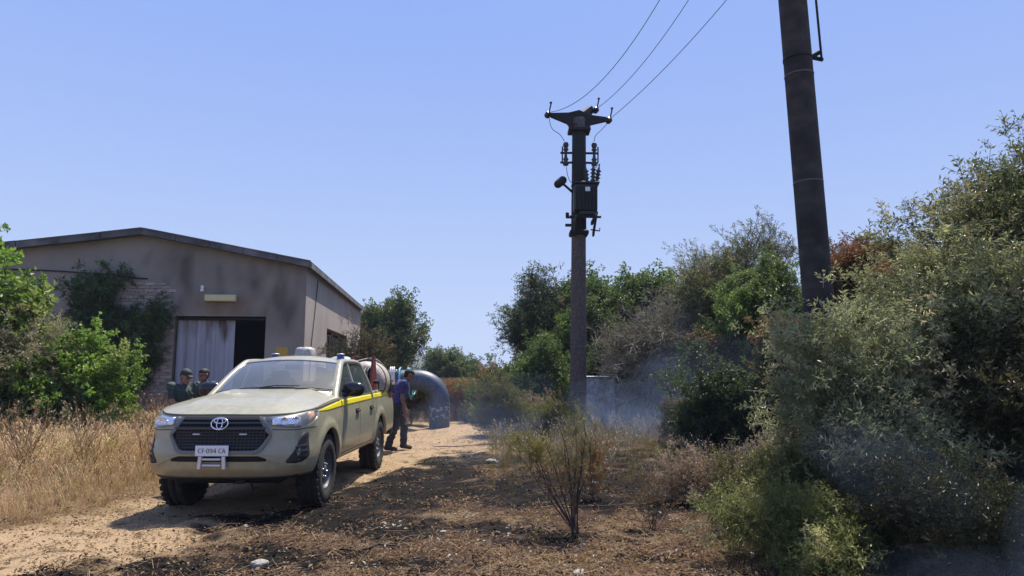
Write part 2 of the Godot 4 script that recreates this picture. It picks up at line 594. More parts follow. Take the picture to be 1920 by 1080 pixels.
func cover(x: float, z: float) -> Array:   # [sand, char, ash] shares at a place
	var w := n_mid.get_noise_2d(x * 1.7 + 40.0, z * 1.7) * 0.55 + n_small.get_noise_2d(x, z) * 0.2
	var tx := track_x(z)
	var half := 0.95 if z > -10.0 else 1.45
	var sand := 1.0 - smoothstep(half - 0.25, half + 0.35, absf(x - tx) + w * 0.7)
	if z < -13.5: sand = maxf(sand, (1.0 - smoothstep(0.9, 1.6, absf(x + 1.3) + w)) * smoothstep(-20.0, -14.5, z) * 0.9)
	var ch := 0.0
	ch += spot(x, z, -1.9, -5.9, 1.3, 0.55) * 1.0
	ch += spot(x, z, -1.1, -7.0, 1.2, 0.5) * .75
	ch += spot(x, z, -1.55, -8.9, .95, 1.6) * 1.15
	ch += spot(x, z, -1.3, -10.6, .8, 1.6)
	ch += spot(x, z, -.75, -12.6, 1.0, 1.1) * .9
	ch += spot(x, z, -2.9, -7.3, 1.2, .6) * .5
	ch += spot(x, z, .45, -6.7, .55, .28) * 1.1
	ch += spot(x, z, -.25, -7.1, .3, .3) * .9
	ch += spot(x, z, 1.45, -6.95, .5, .25) * .8
	ch += spot(x, z, 2.6, -12.5, 3.0, 4.0) * .8
	ch += spot(x, z, 1.4, -9.6, 1.0, .8) * .45
	ch += spot(x, z, 1.2, -8.3, 1.2, .7) * .7 + spot(x, z, .8, -10.0, 1.3, 1.2) * .8 + spot(x, z, -.2, -9.2, .7, .5) * .6 + spot(x, z, 2.0, -9.6, .8, .8) * .6
	ch += spot(x, z, .9, -5.9, .6, .25) * .6 + spot(x, z, .1, -8.4, .8, .35) * .6 + spot(x, z, 1.9, -8.2, .5, .35) * .7 + spot(x, z, -.5, -5.6, .5, .2) * .6
	ch += spot(x, z, -2.9, -5.35, 1.0, .42) * 1.1
	ch += spot(x, z, -2.3, -7.6, .8, .5) * .9
	ch = smoothstep(0.34, 0.70, ch * .85 + w * 0.95 + n_small.get_noise_2d(x * .6 + 5.0, z * .6) * .35)
	var ash := smoothstep(.35, .8, spot(x, z, -.65, -12.6, .95, 1.0) + spot(x, z, -1.4, -8.6, .5, .5) * .35 + w * .5) * .5
	return [sand * (1.0 - ch * 0.93), ch, ash]

func ground_color(x: float, z: float, c: Array) -> Color:
	var k := n_small.get_noise_2d(x * 2.1 + 9.0, z * 2.1)
	var b := n_big.get_noise_2d(x, z)
	var soil := mixc(Color(.058, .037, .028), Color(.13, .085, .058), 0.45 + b * 0.9 + k * 0.6)
	if x < -4.4: soil = mixc(soil, Color(.26, .17, .085), 0.7)
	soil = mixc(soil, Color(.23, .165, .10), smoothstep(.12, .5, n_mid.get_noise_2d(x * 1.3 - 70.0, z * 1.3) + k * .5) * .75)
	var col := mixc(soil, Color(.41, .295, .18) * (1.0 + k * 0.25), c[0])
	var chr := mixc(Color(.008, .0075, .0075), Color(.026, .022, .020), 0.4 + k * 0.9)
	col = mixc(col, chr, c[1])
	col = mixc(col, Color(.10, .10, .10), c[2] * c[1] * (0.45 + k))
	return col

func build_ground() -> void:
	n_big = noise(21, 0.35, 3)
	n_mid = noise(22, 0.8, 3)
	n_small = noise(23, 3.2, 3)
	var zs := PackedFloat32Array()
	var z := -2.2
	while z > -44.0:
		zs.append(z)
		z -= maxf(0.055, 0.0115 * -z)
	zs.append(-44.0)
	var x0 := -13.5
	var nx := 320
	var dx := 25.0 / nx
	var names := ["ground", "dirt_track", "burnt_ground"]
	var tools := [begin(), begin(), begin()]
	for t in tools: t.set_smooth_group(0)
	var pa := PackedVector3Array(); var ca := PackedColorArray(); var ka := PackedByteArray()
	for i in zs.size():
		var pb := PackedVector3Array(); var cb := PackedColorArray(); var kb := PackedByteArray()
		for j in nx + 1:
			var x := x0 + dx * j
			var c := cover(x, zs[i])
			pb.append(Vector3(x, height(x, zs[i]) - c[1] * 0.008, zs[i]))
			cb.append(ground_color(x, zs[i], c))
			kb.append(2 if c[1] > 0.55 else 1 if c[0] > 0.5 else 0)
		if i > 0:
			for j in nx:
				var st: SurfaceTool = tools[kb[j]]
				for q in [[pa[j], ca[j]], [pb[j + 1], cb[j + 1]], [pa[j + 1], ca[j + 1]], [pa[j], ca[j]], [pb[j], cb[j]], [pb[j + 1], cb[j + 1]]]:
					st.set_color(q[1])
					st.add_vertex(q[0])
		pa = pb; ca = cb; ka = kb
	for k in 3:
		tag(part(names[k], done(tools[k]), M.ground), ["dry reddish brown soil strewn with straw", "pale sandy dirt track running past the truck", "blackened burnt ground with grey ash"][k], "", "", "structure")
	# the land beyond, out to the horizon
	var st := begin()
	st.set_color(Color(.17, .125, .06))
	var e := 1600.0
	var xa := -13.5; var xb := 11.5; var za := -2.2; var zb := -44.0
	quad(st, Vector3(-e, 0, 60), Vector3(e, 0, 60), Vector3(e, 0, za), Vector3(-e, 0, za))
	quad(st, Vector3(-e, 0, zb), Vector3(e, 0, zb), Vector3(e, 0, -e), Vector3(-e, 0, -e))
	quad(st, Vector3(-e, 0, za), Vector3(xa, 0, za), Vector3(xa, 0, zb), Vector3(-e, 0, zb))
	quad(st, Vector3(xb, 0, za), Vector3(e, 0, za), Vector3(e, 0, zb), Vector3(xb, 0, zb))
	tag(part("plain", done(st), M.ground), "dry open land reaching out to the horizon", "", "", "structure")
	# far ridge
	var rn := noise(31, 0.006, 4)
	var rows := []
	for i in 13:
		var row := PackedVector3Array()
		for j in 121:
			var x := -620.0 + j * 11.0
			var t := i / 12.0
			var crest := 20.0 + 12.0 * exp(-pow((x + 175.0) / 120.0, 2.0)) - 14.0 * smoothstep(-130.0, -20.0, x) + 18.0 * smoothstep(60.0, 400.0, x)
			row.append(Vector3(x, sin(t * PI) * (crest + rn.get_noise_2d(x, t * 90.0) * 7.0) - 0.5, -640.0 - t * 300.0))
		rows.append(row)
	st = begin()
	grid(st, rows, false)
	tag(part("hills", done(st), M.hill), "low hazy blue green ridge on the horizon", "", "", "structure")

# ------------------------------------------------------------------ warehouse
func roof_y(x: float) -> float:
	return 5.50 - (x + 4.55) * 0.186 if x > -4.55 else 5.50 + (x + 4.55) * 0.135

func wall_color(x: float, y: float, face: int) -> Color:
	var a := n_big.get_noise_2d(x * 1.3 + face * 30.0, y * 1.3)
	var k := n_mid.get_noise_2d(x * 2.0 + face * 17.0, y * 0.8)
	if face == 1: return mixc(Color(.50, .43, .385), Color(.38, .33, .29), 0.3 + a * 0.8)  # sunlit side: the light is put into a paler plaster colour
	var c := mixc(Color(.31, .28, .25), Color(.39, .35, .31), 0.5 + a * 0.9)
	# mould that ran down from the eaves and round the door head, rust wash beside it
	var m := exp(-pow((x + 3.5) / .55, 2)) * smoothstep(2.9, 4.2, y) * smoothstep(5.4, 4.6, y)
	m += exp(-pow((x + .8) / 1.3, 2)) * smoothstep(2.2, 3.6, y) * 0.8
	m += smoothstep(.3, .7, k) * .25 * smoothstep(1.5, 4.0, y)
	m += smoothstep(1.3, 0.1, y) * 0.45
	c = mixc(c, Color(.085, .070, .064), clampf(m * (0.6 + k * .9), 0, .75))
	var rust := exp(-pow((x + 2.3) / .9, 2) - pow((y - 3.45) / .3, 2)) + exp(-pow((x + 4.0) / .35, 2)) * smoothstep(3.2, 1.2, y) * .5
	return mixc(c, Color(.27, .17, .10), clampf(rust * .7 + k * rust, 0, .6))

func wall_grid(st: SurfaceTool, x0: float, x1: float, lo: float, top: float, face: int, at: Callable, n := 0) -> void:
	var nx := n if n > 0 else maxi(1, int(absf(x1 - x0) / 0.12))
	var ny := 28
	for i in nx:
		for j in ny:
			var q := []
			for c in [[0, 0], [1, 0], [1, 1], [0, 1]]:
				var x := lerpf(x0, x1, float(i + c[0]) / nx)
				var hi := roof_y(x) - 0.05 if face == 0 else top
				if top < 90.0: hi = minf(hi, top)
				var y := lerpf(lo, hi, float(j + c[1]) / ny)
				q.append([at.call(x, y), wall_color(x, y, face)])
			for k in [0, 2, 1, 0, 3, 2]:
				st.set_color(q[k][1])
				st.add_vertex(q[k][0])

func build_warehouse() -> void:
	var o := thing("warehouse", "low plastered warehouse with shallow gable roof and half open corrugated door", "warehouse", Vector3(-5.98, 0, -20.0), deg_to_rad(5.8))
	var front := func(x: float, y: float) -> Vector3: return Vector3(x, y, 0)
	var st := begin()
	st.set_smooth_group(0)
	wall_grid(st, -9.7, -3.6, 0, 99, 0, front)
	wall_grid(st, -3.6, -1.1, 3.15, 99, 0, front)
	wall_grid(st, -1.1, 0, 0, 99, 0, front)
	st.set_smooth_group(-1)
	# door reveals, lintel soffit
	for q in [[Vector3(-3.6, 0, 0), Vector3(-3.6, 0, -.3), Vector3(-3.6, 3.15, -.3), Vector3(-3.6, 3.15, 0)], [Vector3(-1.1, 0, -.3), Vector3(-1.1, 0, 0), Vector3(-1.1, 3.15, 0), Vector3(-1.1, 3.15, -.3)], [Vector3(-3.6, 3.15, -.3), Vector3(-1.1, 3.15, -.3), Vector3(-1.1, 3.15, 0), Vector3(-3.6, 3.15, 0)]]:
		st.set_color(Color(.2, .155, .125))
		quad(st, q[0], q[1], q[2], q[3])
	part("front_wall", done(st), M.plaster, o)
	st = begin()
	st.set_smooth_group(0)
	var side := func(x: float, y: float) -> Vector3: return Vector3(0, y, -x)
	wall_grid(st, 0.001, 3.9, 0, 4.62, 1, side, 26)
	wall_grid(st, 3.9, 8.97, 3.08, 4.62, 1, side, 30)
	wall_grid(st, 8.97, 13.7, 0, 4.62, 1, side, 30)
	st.set_smooth_group(-1)
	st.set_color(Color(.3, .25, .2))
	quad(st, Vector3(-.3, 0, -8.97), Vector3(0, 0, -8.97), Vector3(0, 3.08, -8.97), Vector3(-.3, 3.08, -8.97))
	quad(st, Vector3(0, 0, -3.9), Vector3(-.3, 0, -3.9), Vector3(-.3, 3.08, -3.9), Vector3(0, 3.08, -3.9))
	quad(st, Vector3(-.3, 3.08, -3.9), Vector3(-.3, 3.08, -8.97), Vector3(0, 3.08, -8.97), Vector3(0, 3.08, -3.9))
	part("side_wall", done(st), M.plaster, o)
	# inner leaf, back and left walls close the hall
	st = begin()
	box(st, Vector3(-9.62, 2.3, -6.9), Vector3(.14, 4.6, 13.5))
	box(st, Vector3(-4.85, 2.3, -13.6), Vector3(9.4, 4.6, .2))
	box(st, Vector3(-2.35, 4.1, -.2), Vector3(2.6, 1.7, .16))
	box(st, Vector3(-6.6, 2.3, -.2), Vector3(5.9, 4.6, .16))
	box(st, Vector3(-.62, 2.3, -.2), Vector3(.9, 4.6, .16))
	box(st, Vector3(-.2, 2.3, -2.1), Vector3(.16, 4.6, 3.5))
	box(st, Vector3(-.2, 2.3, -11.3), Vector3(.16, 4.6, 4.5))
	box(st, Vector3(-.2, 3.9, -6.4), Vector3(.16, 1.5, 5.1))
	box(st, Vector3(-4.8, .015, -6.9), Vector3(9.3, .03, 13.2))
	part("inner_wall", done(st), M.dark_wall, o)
	# roof: corrugated sheets running down each slope
	for s in [[-4.55, .14], [-4.55, -10.05]]:
		st = begin()
		var rows := []
		var nz := 320
		for i in nz + 1:
			var z := lerpf(.32, -13.95, float(i) / nz)
			var row := PackedVector3Array()
			for k in 3:
				var x: float = lerpf(s[0], s[1], k / 2.0)
				row.append(Vector3(x, roof_y(x) + .10 + .022 * cos(i * TAU / 4.0), z))
			rows.append(row)
		grid(st, rows, s[1] < s[0])
		part("roof", done(st), M.roof, o)
		st = begin()
		var xm: float = (s[0] + s[1]) * .5
		var ang := atan((roof_y(s[1]) - roof_y(s[0])) / (s[1] - s[0]))
		box(st, Vector3(xm, roof_y(xm) + .0, -6.8), Vector3(absf(s[1] - s[0]) / cos(ang) - .02, .09, 14.0), Basis(Vector3.BACK, ang))
		part("roof_slab", done(st), M.fascia, o)
		st = begin()   # verge board along the gable, in lengths
		var nseg := 5
		for i in nseg:
			var xa: float = lerpf(s[0], s[1], float(i) / nseg) ; var xb: float = lerpf(s[0], s[1], float(i + 1) / nseg)
			var xc := (xa + xb) * .5
			st = begin()
			box(st, Vector3(xc, roof_y(xc) + .025 + .012 * sin(i * 5.3 + xc), .27 + .008 * (i % 2)), Vector3(absf(xb - xa) / cos(ang) - .012, .20, .04), Basis(Vector3.BACK, ang + .004 * sin(i * 7.1 + xc)), .006)
			part("verge_board", done(st), M.fascia, o)
	st = begin()
	box(st, Vector3(.16, roof_y(.14) + .0, -6.8), Vector3(.05, .19, 14.2), Basis.IDENTITY, .008)
	part("eaves_board", done(st), M.fascia, o)
	# sliding door leaf of fluted sheets, rusty at the top
	var dr := rnd(51)
	for k in 3:
		st = begin()
		st.set_smooth_group(0)
		var x0 := -3.58 + k * .53
		for i in 24:
			for j in 24:
				var q := []
				for c in [[0, 0], [1, 0], [1, 1], [0, 1]]:
					var u := float(i + c[0]) / 24
					var v := float(j + c[1]) / 24
					var x := x0 + u * .53
					var zz := -.17 - k * .004 + clampf(sin((x + 3.58) * TAU / .265) * .045, -.022, .022)
					var rst := smoothstep(.80, 1.0, v + n_mid.get_noise_2d(x * 4.0, v * 2.0) * .25) * (.35 + .65 * smoothstep(-2.95, -2.45, x) * smoothstep(-2.0, -2.3, x))
					var stain := clampf(n_mid.get_noise_2d(x * 5.0, v * .8) * 1.1, 0, .5)
					var col := mixc(mixc(Color(.46, .47, .55), Color(.30, .30, .35), stain), Color(.10, .055, .035), rst)
					q.append([Vector3(x, .06 + v * 3.02, zz), col])
				for h in [0, 2, 1, 0, 3, 2]:
					st.set_color(q[h][1]); st.add_vertex(q[h][0])
		part("door_sheet", done(st), M.sheet, o)
	st = begin()
	box(st, Vector3(-2.35, 3.08, -.13), Vector3(2.46, .07, .06), Basis.IDENTITY, .006)
	part("door_rail", done(st), M.iron, o)
	# folded-away leaf of the side gate
	st = begin()
	box(st, Vector3(-.30, 1.5, -6.4), Vector3(.05, 2.95, 5.0), Basis.IDENTITY, .01)
	for k in 6: box(st, Vector3(-.26, 1.5, -4.2 - k * .9), Vector3(.05, 2.9, .06), Basis.IDENTITY, .008)
	part("side_gate", done(st), mat(lin(.06, .05, .048), .8), o)
	# lamp housing over the door, insulator, cable, yellow notice
	st = begin()
	box(st, Vector3(-2.35, 3.66, .10), Vector3(.86, .19, .17), Basis.IDENTITY, .02)
	var lamp := part("wall_lamp", done(st), M.lamp_box, o)
	for s in [-1, 1]: part("bracket", box_mesh(Vector3(.04, .1, .06), .004, Vector3(-2.35 + s * .3, 3.66, .01)), M.iron, lamp)
	st = begin()
	lathe(st, [Vector2(0, -.09), Vector2(.05, -.09), Vector2(.06, -.04), Vector2(.03, -.01), Vector2(.055, .03), Vector2(.03, .09), Vector2(0, .1)], Transform3D(Basis.IDENTITY, Vector3(-2.88, 3.93, .08)), 10)
	box(st, Vector3(-2.88, 3.9, .03), Vector3(.02, .02, .1))
	part("insulator", done(st), M.white, o)
	st = begin()
	tube(st, curve([Vector3(-8.2, 4.42, .03), Vector3(-6.8, 4.38, .04), Vector3(-5.6, 4.30, .04), Vector3(-4.8, 4.22, .03), Vector3(-4.4, 4.2, .02)], 5), .018, 5)
	part("cable", done(st), M.iron, o)
	st = begin()
	tube(st, curve([Vector3(.03, 4.45, -1.7), Vector3(.04, 3.3, -1.25), Vector3(.03, 2.2, -.9), Vector3(.03, .4, -.75)], 5), .014, 5)
	part("cable", done(st), M.iron, o)
	part("notice", box_mesh(Vector3(.34, .42, .012), .003, Vector3(-.62, 2.06, .012)), M.sign_yellow, o)
	# where the render fell off: bare block courses
	var r := rnd(52)
	st = begin()
	for cy in 34:
		for cx in 8:
			var y := .95 + cy * .094
			var x := -5.35 + cx * .29 + (.145 if cy % 2 else 0.0)
			var e := Vector2((x + 4.55) / (.62 + .25 * smoothstep(2.8, 3.9, y)), (y - 3.3) / 1.0)
			var inside := e.length() < 1.0 + n_mid.get_noise_2d(x * 2.0, y * 2.0) * .5 or (y < 3.0 and x > -4.75 and x < -3.72 + .2 * n_mid.get_noise_2d(y * 2.0, 3.0))
			if not inside: continue
			var v := r.randf_range(.8, 1.2)
			st.set_color(Color(.56 * v, .46 * v, .41 * v))
			box(st, Vector3(x, y, .006 + r.randf() * .008), Vector3(.275, .082, .03), Basis.IDENTITY, .006)
	tag(part("brickwork", done(st), M.brick, o), "", "", "", "stuff")

# ------------------------------------------------------------------ pickup truck (front axle at the origin, nose along +z)
var plan := PackedVector2Array()
var plan_s := PackedFloat32Array()
const WB := 3.085
const WR := 0.40

func plan_make() -> void:
	var p := curve([Vector2(0, .985), Vector2(.25, .978), Vector2(.48, .952), Vector2(.66, .895), Vector2(.785, .80), Vector2(.855, .66), Vector2(.885, .48), Vector2(.897, .25), Vector2(.90, 0.0), Vector2(.90, -1.0), Vector2(.90, -2.5), Vector2(.897, -3.4), Vector2(.885, -4.33)], 12)
	var s := 0.0
	for i in p.size():
		if i > 0: s += (p[i] as Vector2).distance_to(p[i - 1])
		plan.append(p[i]); plan_s.append(s)

func plan_at(s: float) -> Array:
	var i := clampi(plan_s.bsearch(s), 1, plan.size() - 1)
	var t := clampf((s - plan_s[i - 1]) / (plan_s[i] - plan_s[i - 1]), 0, 1)
	var d0 := (plan[i] - plan[maxi(i - 2, 0)]).normalized()
	var d1 := (plan[mini(i + 1, plan.size() - 1)] - plan[i - 1]).normalized()
	var d := d0.lerp(d1, t).normalized()
	if s <= 0.02: d = Vector2(1, 0)
	return [plan[i - 1].lerp(plan[i], t), Vector2(-d.y, d.x)]

func s_of_z(z: float) -> float:
	for i in range(1, plan.size()):
		if plan[i].y <= z:
			return lerpf(plan_s[i - 1], plan_s[i], (plan[i - 1].y - z) / maxf(plan[i - 1].y - plan[i].y, 1e-6))
	return plan_s[-1]

func pl(p: Array, x: float) -> float:   # piecewise linear through [x, y, x, y ...]
	if x <= p[0]: return p[1]
	for i in range(2, p.size(), 2):
		if x <= p[i]: return lerpf(p[i - 1], p[i + 1], (x - p[i - 2]) / (p[i] - p[i - 2]))
	return p[-1]

func y_top(z: float) -> float:
	return pl([-4.4, 1.245, -2.6, 1.225, -.7, 1.21, -.3, 1.195, .2, 1.158, .55, 1.115, .8, 1.09, .99, 1.075], z)

func y_low(z: float) -> float:
	var y := pl([-4.4, .56, -3.6, .52, -2.6, .45, -.4, .45, .5, .43, .75, .415, .99, .415], z)
	for c in [0.0, -WB]:
		var d: float = absf(z - c)
		if d < .475: y = maxf(y, WR + sqrt(.475 * .475 - d * d))
	return y

func skin_at(side: float, s: float, y: float, off := 0.0) -> Vector3:
	var q := plan_at(s)
	var p: Vector2 = q[0]
	var wf := 1.0 - smoothstep(.78, 1.3, s)
	var front := pl([.40, -.11, .46, -.05, .52, -.012, .60, .0, .68, .0, .74, -.014, .80, -.03, .95, -.042, 1.02, -.06, 1.06, -.085, 1.10, -.125], y)
	var sd := pl([.44, -.05, .52, -.018, .62, -.004, .80, .0, .93, -.004, .99, -.012, 1.10, -.03, 1.18, -.046, 1.25, -.06], y)
	var dz := minf(Vector2(p.y, y - WR).length(), Vector2(p.y + WB, y - WR).length())
	sd += .022 * smoothstep(.62, .50, dz)
	var o := lerpf(sd, front, wf) + off
	var f: Vector2 = p + q[1] * o
	return Vector3(f.x * side, y, f.y)

func patch(st: SurfaceTool, side: float, pts: Array, off: float, ny := 4, skirt := true) -> void:   # pts: [s, low, high]
	var rows := []
	for i in pts.size() - 1:
		var a: Array = pts[i]; var b: Array = pts[i + 1]
		var n := maxi(1, int((b[0] - a[0]) / .05))
		for k in (n + 1 if i == pts.size() - 2 else n):
			var t := float(k) / n
			var s := lerpf(a[0], b[0], t)
			var row := PackedVector3Array()
			var lo := lerpf(a[1], b[1], t)
			var hi := lerpf(a[2], b[2], t)
			if skirt: row.append(skin_at(side, s, lo, -.006))
			for j in ny + 1: row.append(skin_at(side, s, lerpf(lo, hi, float(j) / ny), off))
			if skirt: row.append(skin_at(side, s, hi, -.006))
			rows.append(row)
	if skirt:
		for e in [0, -1]:
			var row := PackedVector3Array()
			var a: Array = pts[e]
			row.append(skin_at(side, a[0], a[1], -.006))
			for j in ny + 1: row.append(skin_at(side, a[0], lerpf(a[1], a[2], float(j) / ny), -.006))
			row.append(skin_at(side, a[0], a[2], -.006))
			if e == 0: rows.insert(0, row)
			else: rows.append(row)
	grid(st, rows, side > 0, -1 if skirt and off > .008 else 0)

func both(st: SurfaceTool, pts: Array, off: float, ny := 4) -> void:
	for s in [1.0, -1.0]: patch(st, s, pts, off, ny)

func z_line(st: SurfaceTool, z: float, lo: float, hi: float, w := .012) -> void:
	var s := s_of_z(z)
	for sd in [1.0, -1.0]: patch(st, sd, [[s - w * .5, lo, hi], [s + w * .5, lo, hi]], .0015, 8, false)

func hood_row(s: float) -> PackedVector3Array:
	var z: float = plan_at(s)[0].y
	var e := skin_at(1, s, y_top(z))
	var row := PackedVector3Array()
	var yc := maxf(e.y, pl([-.7, 1.335, -.45, 1.318, 0.0, 1.278, .4, 1.228, .7, 1.170, .85, 1.130, .95, 1.092, .99, 1.078], z))
	for j in 41:
		var u := lerpf(-1, 1, j / 40.0)
		var x := e.x * u
		var b := .016 * exp(-pow((absf(x) - .48) / .07, 2)) * smoothstep(.9, .5, z) * (1 - u * u)
		row.append(Vector3(x, lerpf(e.y, yc, 1.0 - pow(absf(u), 3.0)) + b + .003, e.z))
	return row

func build_truck() -> Transform3D:
	plan_make()
	var o := thing("pickup_truck", "sand coloured double cab pickup truck with yellow side stripe parked facing the camera", "pickup truck", Vector3(-3.055, 0, -8.35), deg_to_rad(-.45))
	# outer skin, both sides and the nose in one sweep
	var st := begin()
	for side in [1.0, -1.0]:
		var rows := []
		var s := 0.0
		var zs := []
		while s < plan_s[-1]:
			zs.append(s)
			var z: float = plan_at(s)[0].y
			var near := minf(absf(absf(z) - .475), absf(absf(z + WB) - .475))
			s += .006 if near < .03 else .02 if (absf(z) < .5 or absf(z + WB) < .5 or s < 1.4) else .07
		zs.append(plan_s[-1])
		for q in zs:
			var z: float = plan_at(q)[0].y
			var row := PackedVector3Array()
			var lo := y_low(z); var hi := y_top(z)
			if hi > lo:
				row.append(skin_at(side, q, lo + .012, -.05))
				for j in 23: row.append(skin_at(side, q, lerpf(lo, hi, j / 22.0)))
			rows.append(row)
		var dn := noise(81, 2.2, 3)
		var dusty := func(v: Vector3) -> Color:   # road dust thrown up from the wheels and sills
			var d := smoothstep(.85, .42, v.y) * (.55 + dn.get_noise_3dv(v) * .7) + .16 * maxf(0, dn.get_noise_3dv(v * 2.3))
			return Color.WHITE.lerp(Color(.98, .80, .62), clampf(d, 0, .8))
		grid_colored(st, rows, side > 0, dusty)
	# bed rails and inner bed
	for side in [1.0, -1.0]:
		var rows := []
		for i in 19:
			var z := lerpf(-2.60, -4.33, i / 18.0)
			var s := s_of_z(z)
			var e := skin_at(side, s, y_top(z))
			rows.append(PackedVector3Array([e, e + Vector3(-.012 * side, .018, 0), e + Vector3(-.07 * side, .018, 0), e + Vector3(-.08 * side, 0, 0), Vector3(.765 * side, .80, z)]))
		grid(st, rows, side > 0, -1)
	box(st, Vector3(0, .785, -3.46), Vector3(1.54, .03, 1.74))
	box(st, Vector3(0, 1.0, -2.62), Vector3(1.56, .46, .04), Basis.IDENTITY, .01)
	part("body", done(st), M.paint, o)
	st = begin()
	box(st, Vector3(0, .90, -4.34), Vector3(1.60, .66, .07), Basis.IDENTITY, .02)
	var tg := part("tailgate", done(st), M.paint, o)
	st = begin()
	box(st, Vector3(0, 1.08, -4.385), Vector3(.26, .07, .03), Basis.IDENTITY, .008)
	part("handle", done(st), M.black, tg)
	st = begin()
	box(st, Vector3(0, .52, -4.42), Vector3(1.7, .17, .14), Basis.IDENTITY, .03)
	part("rear_bumper", done(st), M.black, o)
	for s in [1.0, -1.0]:
		st = begin()
		box(st, Vector3(.80 * s, .98, -4.345), Vector3(.14, .36, .05), Basis.IDENTITY, .015)
		part("tail_light", done(st), mat(lin(.35, .02, .015), .15), o)
	# hood
	st = begin()
	var rows := []
	var hs := .006
	while hs < s_of_z(-.66):
		rows.append(hood_row(hs))
		hs += .035
	rows.append(hood_row(s_of_z(-.66)))
	grid(st, rows)
	part("hood", done(st), M.paint, o)
	# panel gaps, their shade painted as dark strips laid on the skin
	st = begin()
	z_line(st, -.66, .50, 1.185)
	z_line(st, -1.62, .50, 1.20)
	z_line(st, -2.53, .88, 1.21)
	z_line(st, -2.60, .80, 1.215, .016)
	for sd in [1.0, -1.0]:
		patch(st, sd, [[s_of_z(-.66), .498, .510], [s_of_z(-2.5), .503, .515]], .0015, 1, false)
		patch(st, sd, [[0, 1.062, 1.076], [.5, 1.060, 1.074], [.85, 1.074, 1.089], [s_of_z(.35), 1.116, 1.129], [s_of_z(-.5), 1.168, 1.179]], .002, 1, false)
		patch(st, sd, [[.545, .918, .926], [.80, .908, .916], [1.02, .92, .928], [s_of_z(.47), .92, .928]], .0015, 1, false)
	tag(part("gap_strip", done(st), M.gap, o), "", "", "", "stuff")
	# yellow stripe
	for sd in [1.0, -1.0]:
		st = begin()
		patch(st, sd, [[s_of_z(.42), 1.088, 1.091], [s_of_z(.0), 1.075, 1.125], [s_of_z(-.64), 1.092, 1.172]], .003, 4)
		patch(st, sd, [[s_of_z(-.68), 1.093, 1.175], [s_of_z(-2.5), 1.122, 1.198]], .003, 4)
		patch(st, sd, [[s_of_z(-2.62), 1.124, 1.200], [s_of_z(-4.25), 1.148, 1.215]], .003, 4)
		part("side_stripe", done(st), M.yellow, o)
	# grille: dark hexagon, bars, surround
	var gr := thing("tmp", "", "")
	remove_child(gr); gr.name = "grille"; o.add_child(gr, true)
	st = begin()
	both(st, [[0, .705, 1.062], [.40, .705, 1.062], [.425, .715, 1.045], [.46, .76, .995], [.51, .845, .905]], .004, 8)
	part("grille_back", done(st), M.gap, gr)
	for b in [[1.028, 1.052, .425, .022], [.985, 1.003, .452, .020], [.925, .952, .482, .026]]:
		st = begin()
		both(st, [[0, b[0], b[1]], [b[2], b[0], b[1]]], b[3], 2)
		part("grille_bar", done(st), M.trim, gr)
	st = begin()
	for k in 6: both(st, [[0, .735 + k * .031, .748 + k * .031], [.425 + k * .013, .735 + k * .031, .748 + k * .031]], .012, 1)
	for k in 12:
		for sd in [1.0, -1.0]:
			var x := .03 + k * .04
			var lo := .715 if x < .40 else .715 + (x - .40) * 1.35
			patch(st, sd, [[x - .004, lo, .925], [x + .004, lo, .925]], .009, 2)
	tag(part("grille_mesh", done(st), M.black, gr), "", "", "", "stuff")
	for sd in [1.0, -1.0]:
		st = begin()
		patch(st, sd, [[.405, 1.035, 1.062], [.44, .975, 1.05], [.485, .90, .99], [.535, .855, .90]], .026, 3)
		patch(st, sd, [[.405, .685, .722], [.46, .722, .785], [.515, .81, .87], [.54, .85, .888]], .028, 3)
		part("grille_surround", done(st), mat(lin(.13, .13, .12), .3), gr)
	st = begin()
	both(st, [[0, .680, .712], [.36, .680, .712], [.41, .688, .726]], .030, 2)
	part("grille_surround", done(st), mat(lin(.13, .13, .12), .3), gr)
	for sd in [1.0, -1.0]:   # two small pale slots
		st = begin()
		patch(st, sd, [[.21, .872, .884], [.285, .872, .884]], .016, 1)
		part("slot", done(st), M.alu, gr)
	# emblem: three ovals
	st = begin()
	for e in [[.088, .060, 0.0, .0075], [.030, .056, .002, .006], [.062, .024, .028, .006]]:
		var ring := []
		for k in 37:
			var a := TAU * k / 36
			ring.append(skin_at(signf(cos(a) + 1e-6) if absf(cos(a)) > 1e-4 else 1.0, absf(e[0] * cos(a)), .988 + e[2] + e[1] * sin(a), .036))
		tube(st, ring, e[3], 6, false)
	part("emblem", done(st), M.chrome, o)
	# headlights
	for sd in [1.0, -1.0]:
		var hl := Node3D.new(); hl.name = "headlight"; o.add_child(hl, true)
		st = begin()
		var outline := [[.465, 1.0, 1.052], [.53, .962, 1.056], [.70, .938, 1.066], [.86, .935, 1.078], [.98, .95, 1.090], [1.10, .985, 1.104], [1.20, 1.04, 1.112], [1.25, 1.085, 1.112]]
		patch(st, sd, outline, .003, 4)
		part("housing", done(st), M.trim, hl)
		st = begin()
		patch(st, sd, [[.54, .975, 1.046], [.66, .965, 1.052], [.80, .955, 1.062], [.90, .96, 1.07]], .006, 4)
		for k in 2:
			var c := skin_at(sd, .68 + k * .14, 1.008 + k * .006, .0)
			lathe(st, [Vector2(.0, .004), Vector2(.02, .006), Vector2(.036, .02), Vector2(.040, .026), Vector2(.043, .02)], along(Vector3(.25 * sd, 0, 1), c), 18)
		part("reflector", done(st), M.chrome, hl)
		st = begin()
		patch(st, sd, [[1.03, .995, 1.078], [1.10, 1.015, 1.09], [1.16, 1.045, 1.095]], .006, 3)
		part("indicator", done(st), M.amber, hl)
		st = begin()
		patch(st, sd, outline, .026, 6)
		part("lens", done(st), M.lens, hl)
		# fog lamp recess
		st = begin()
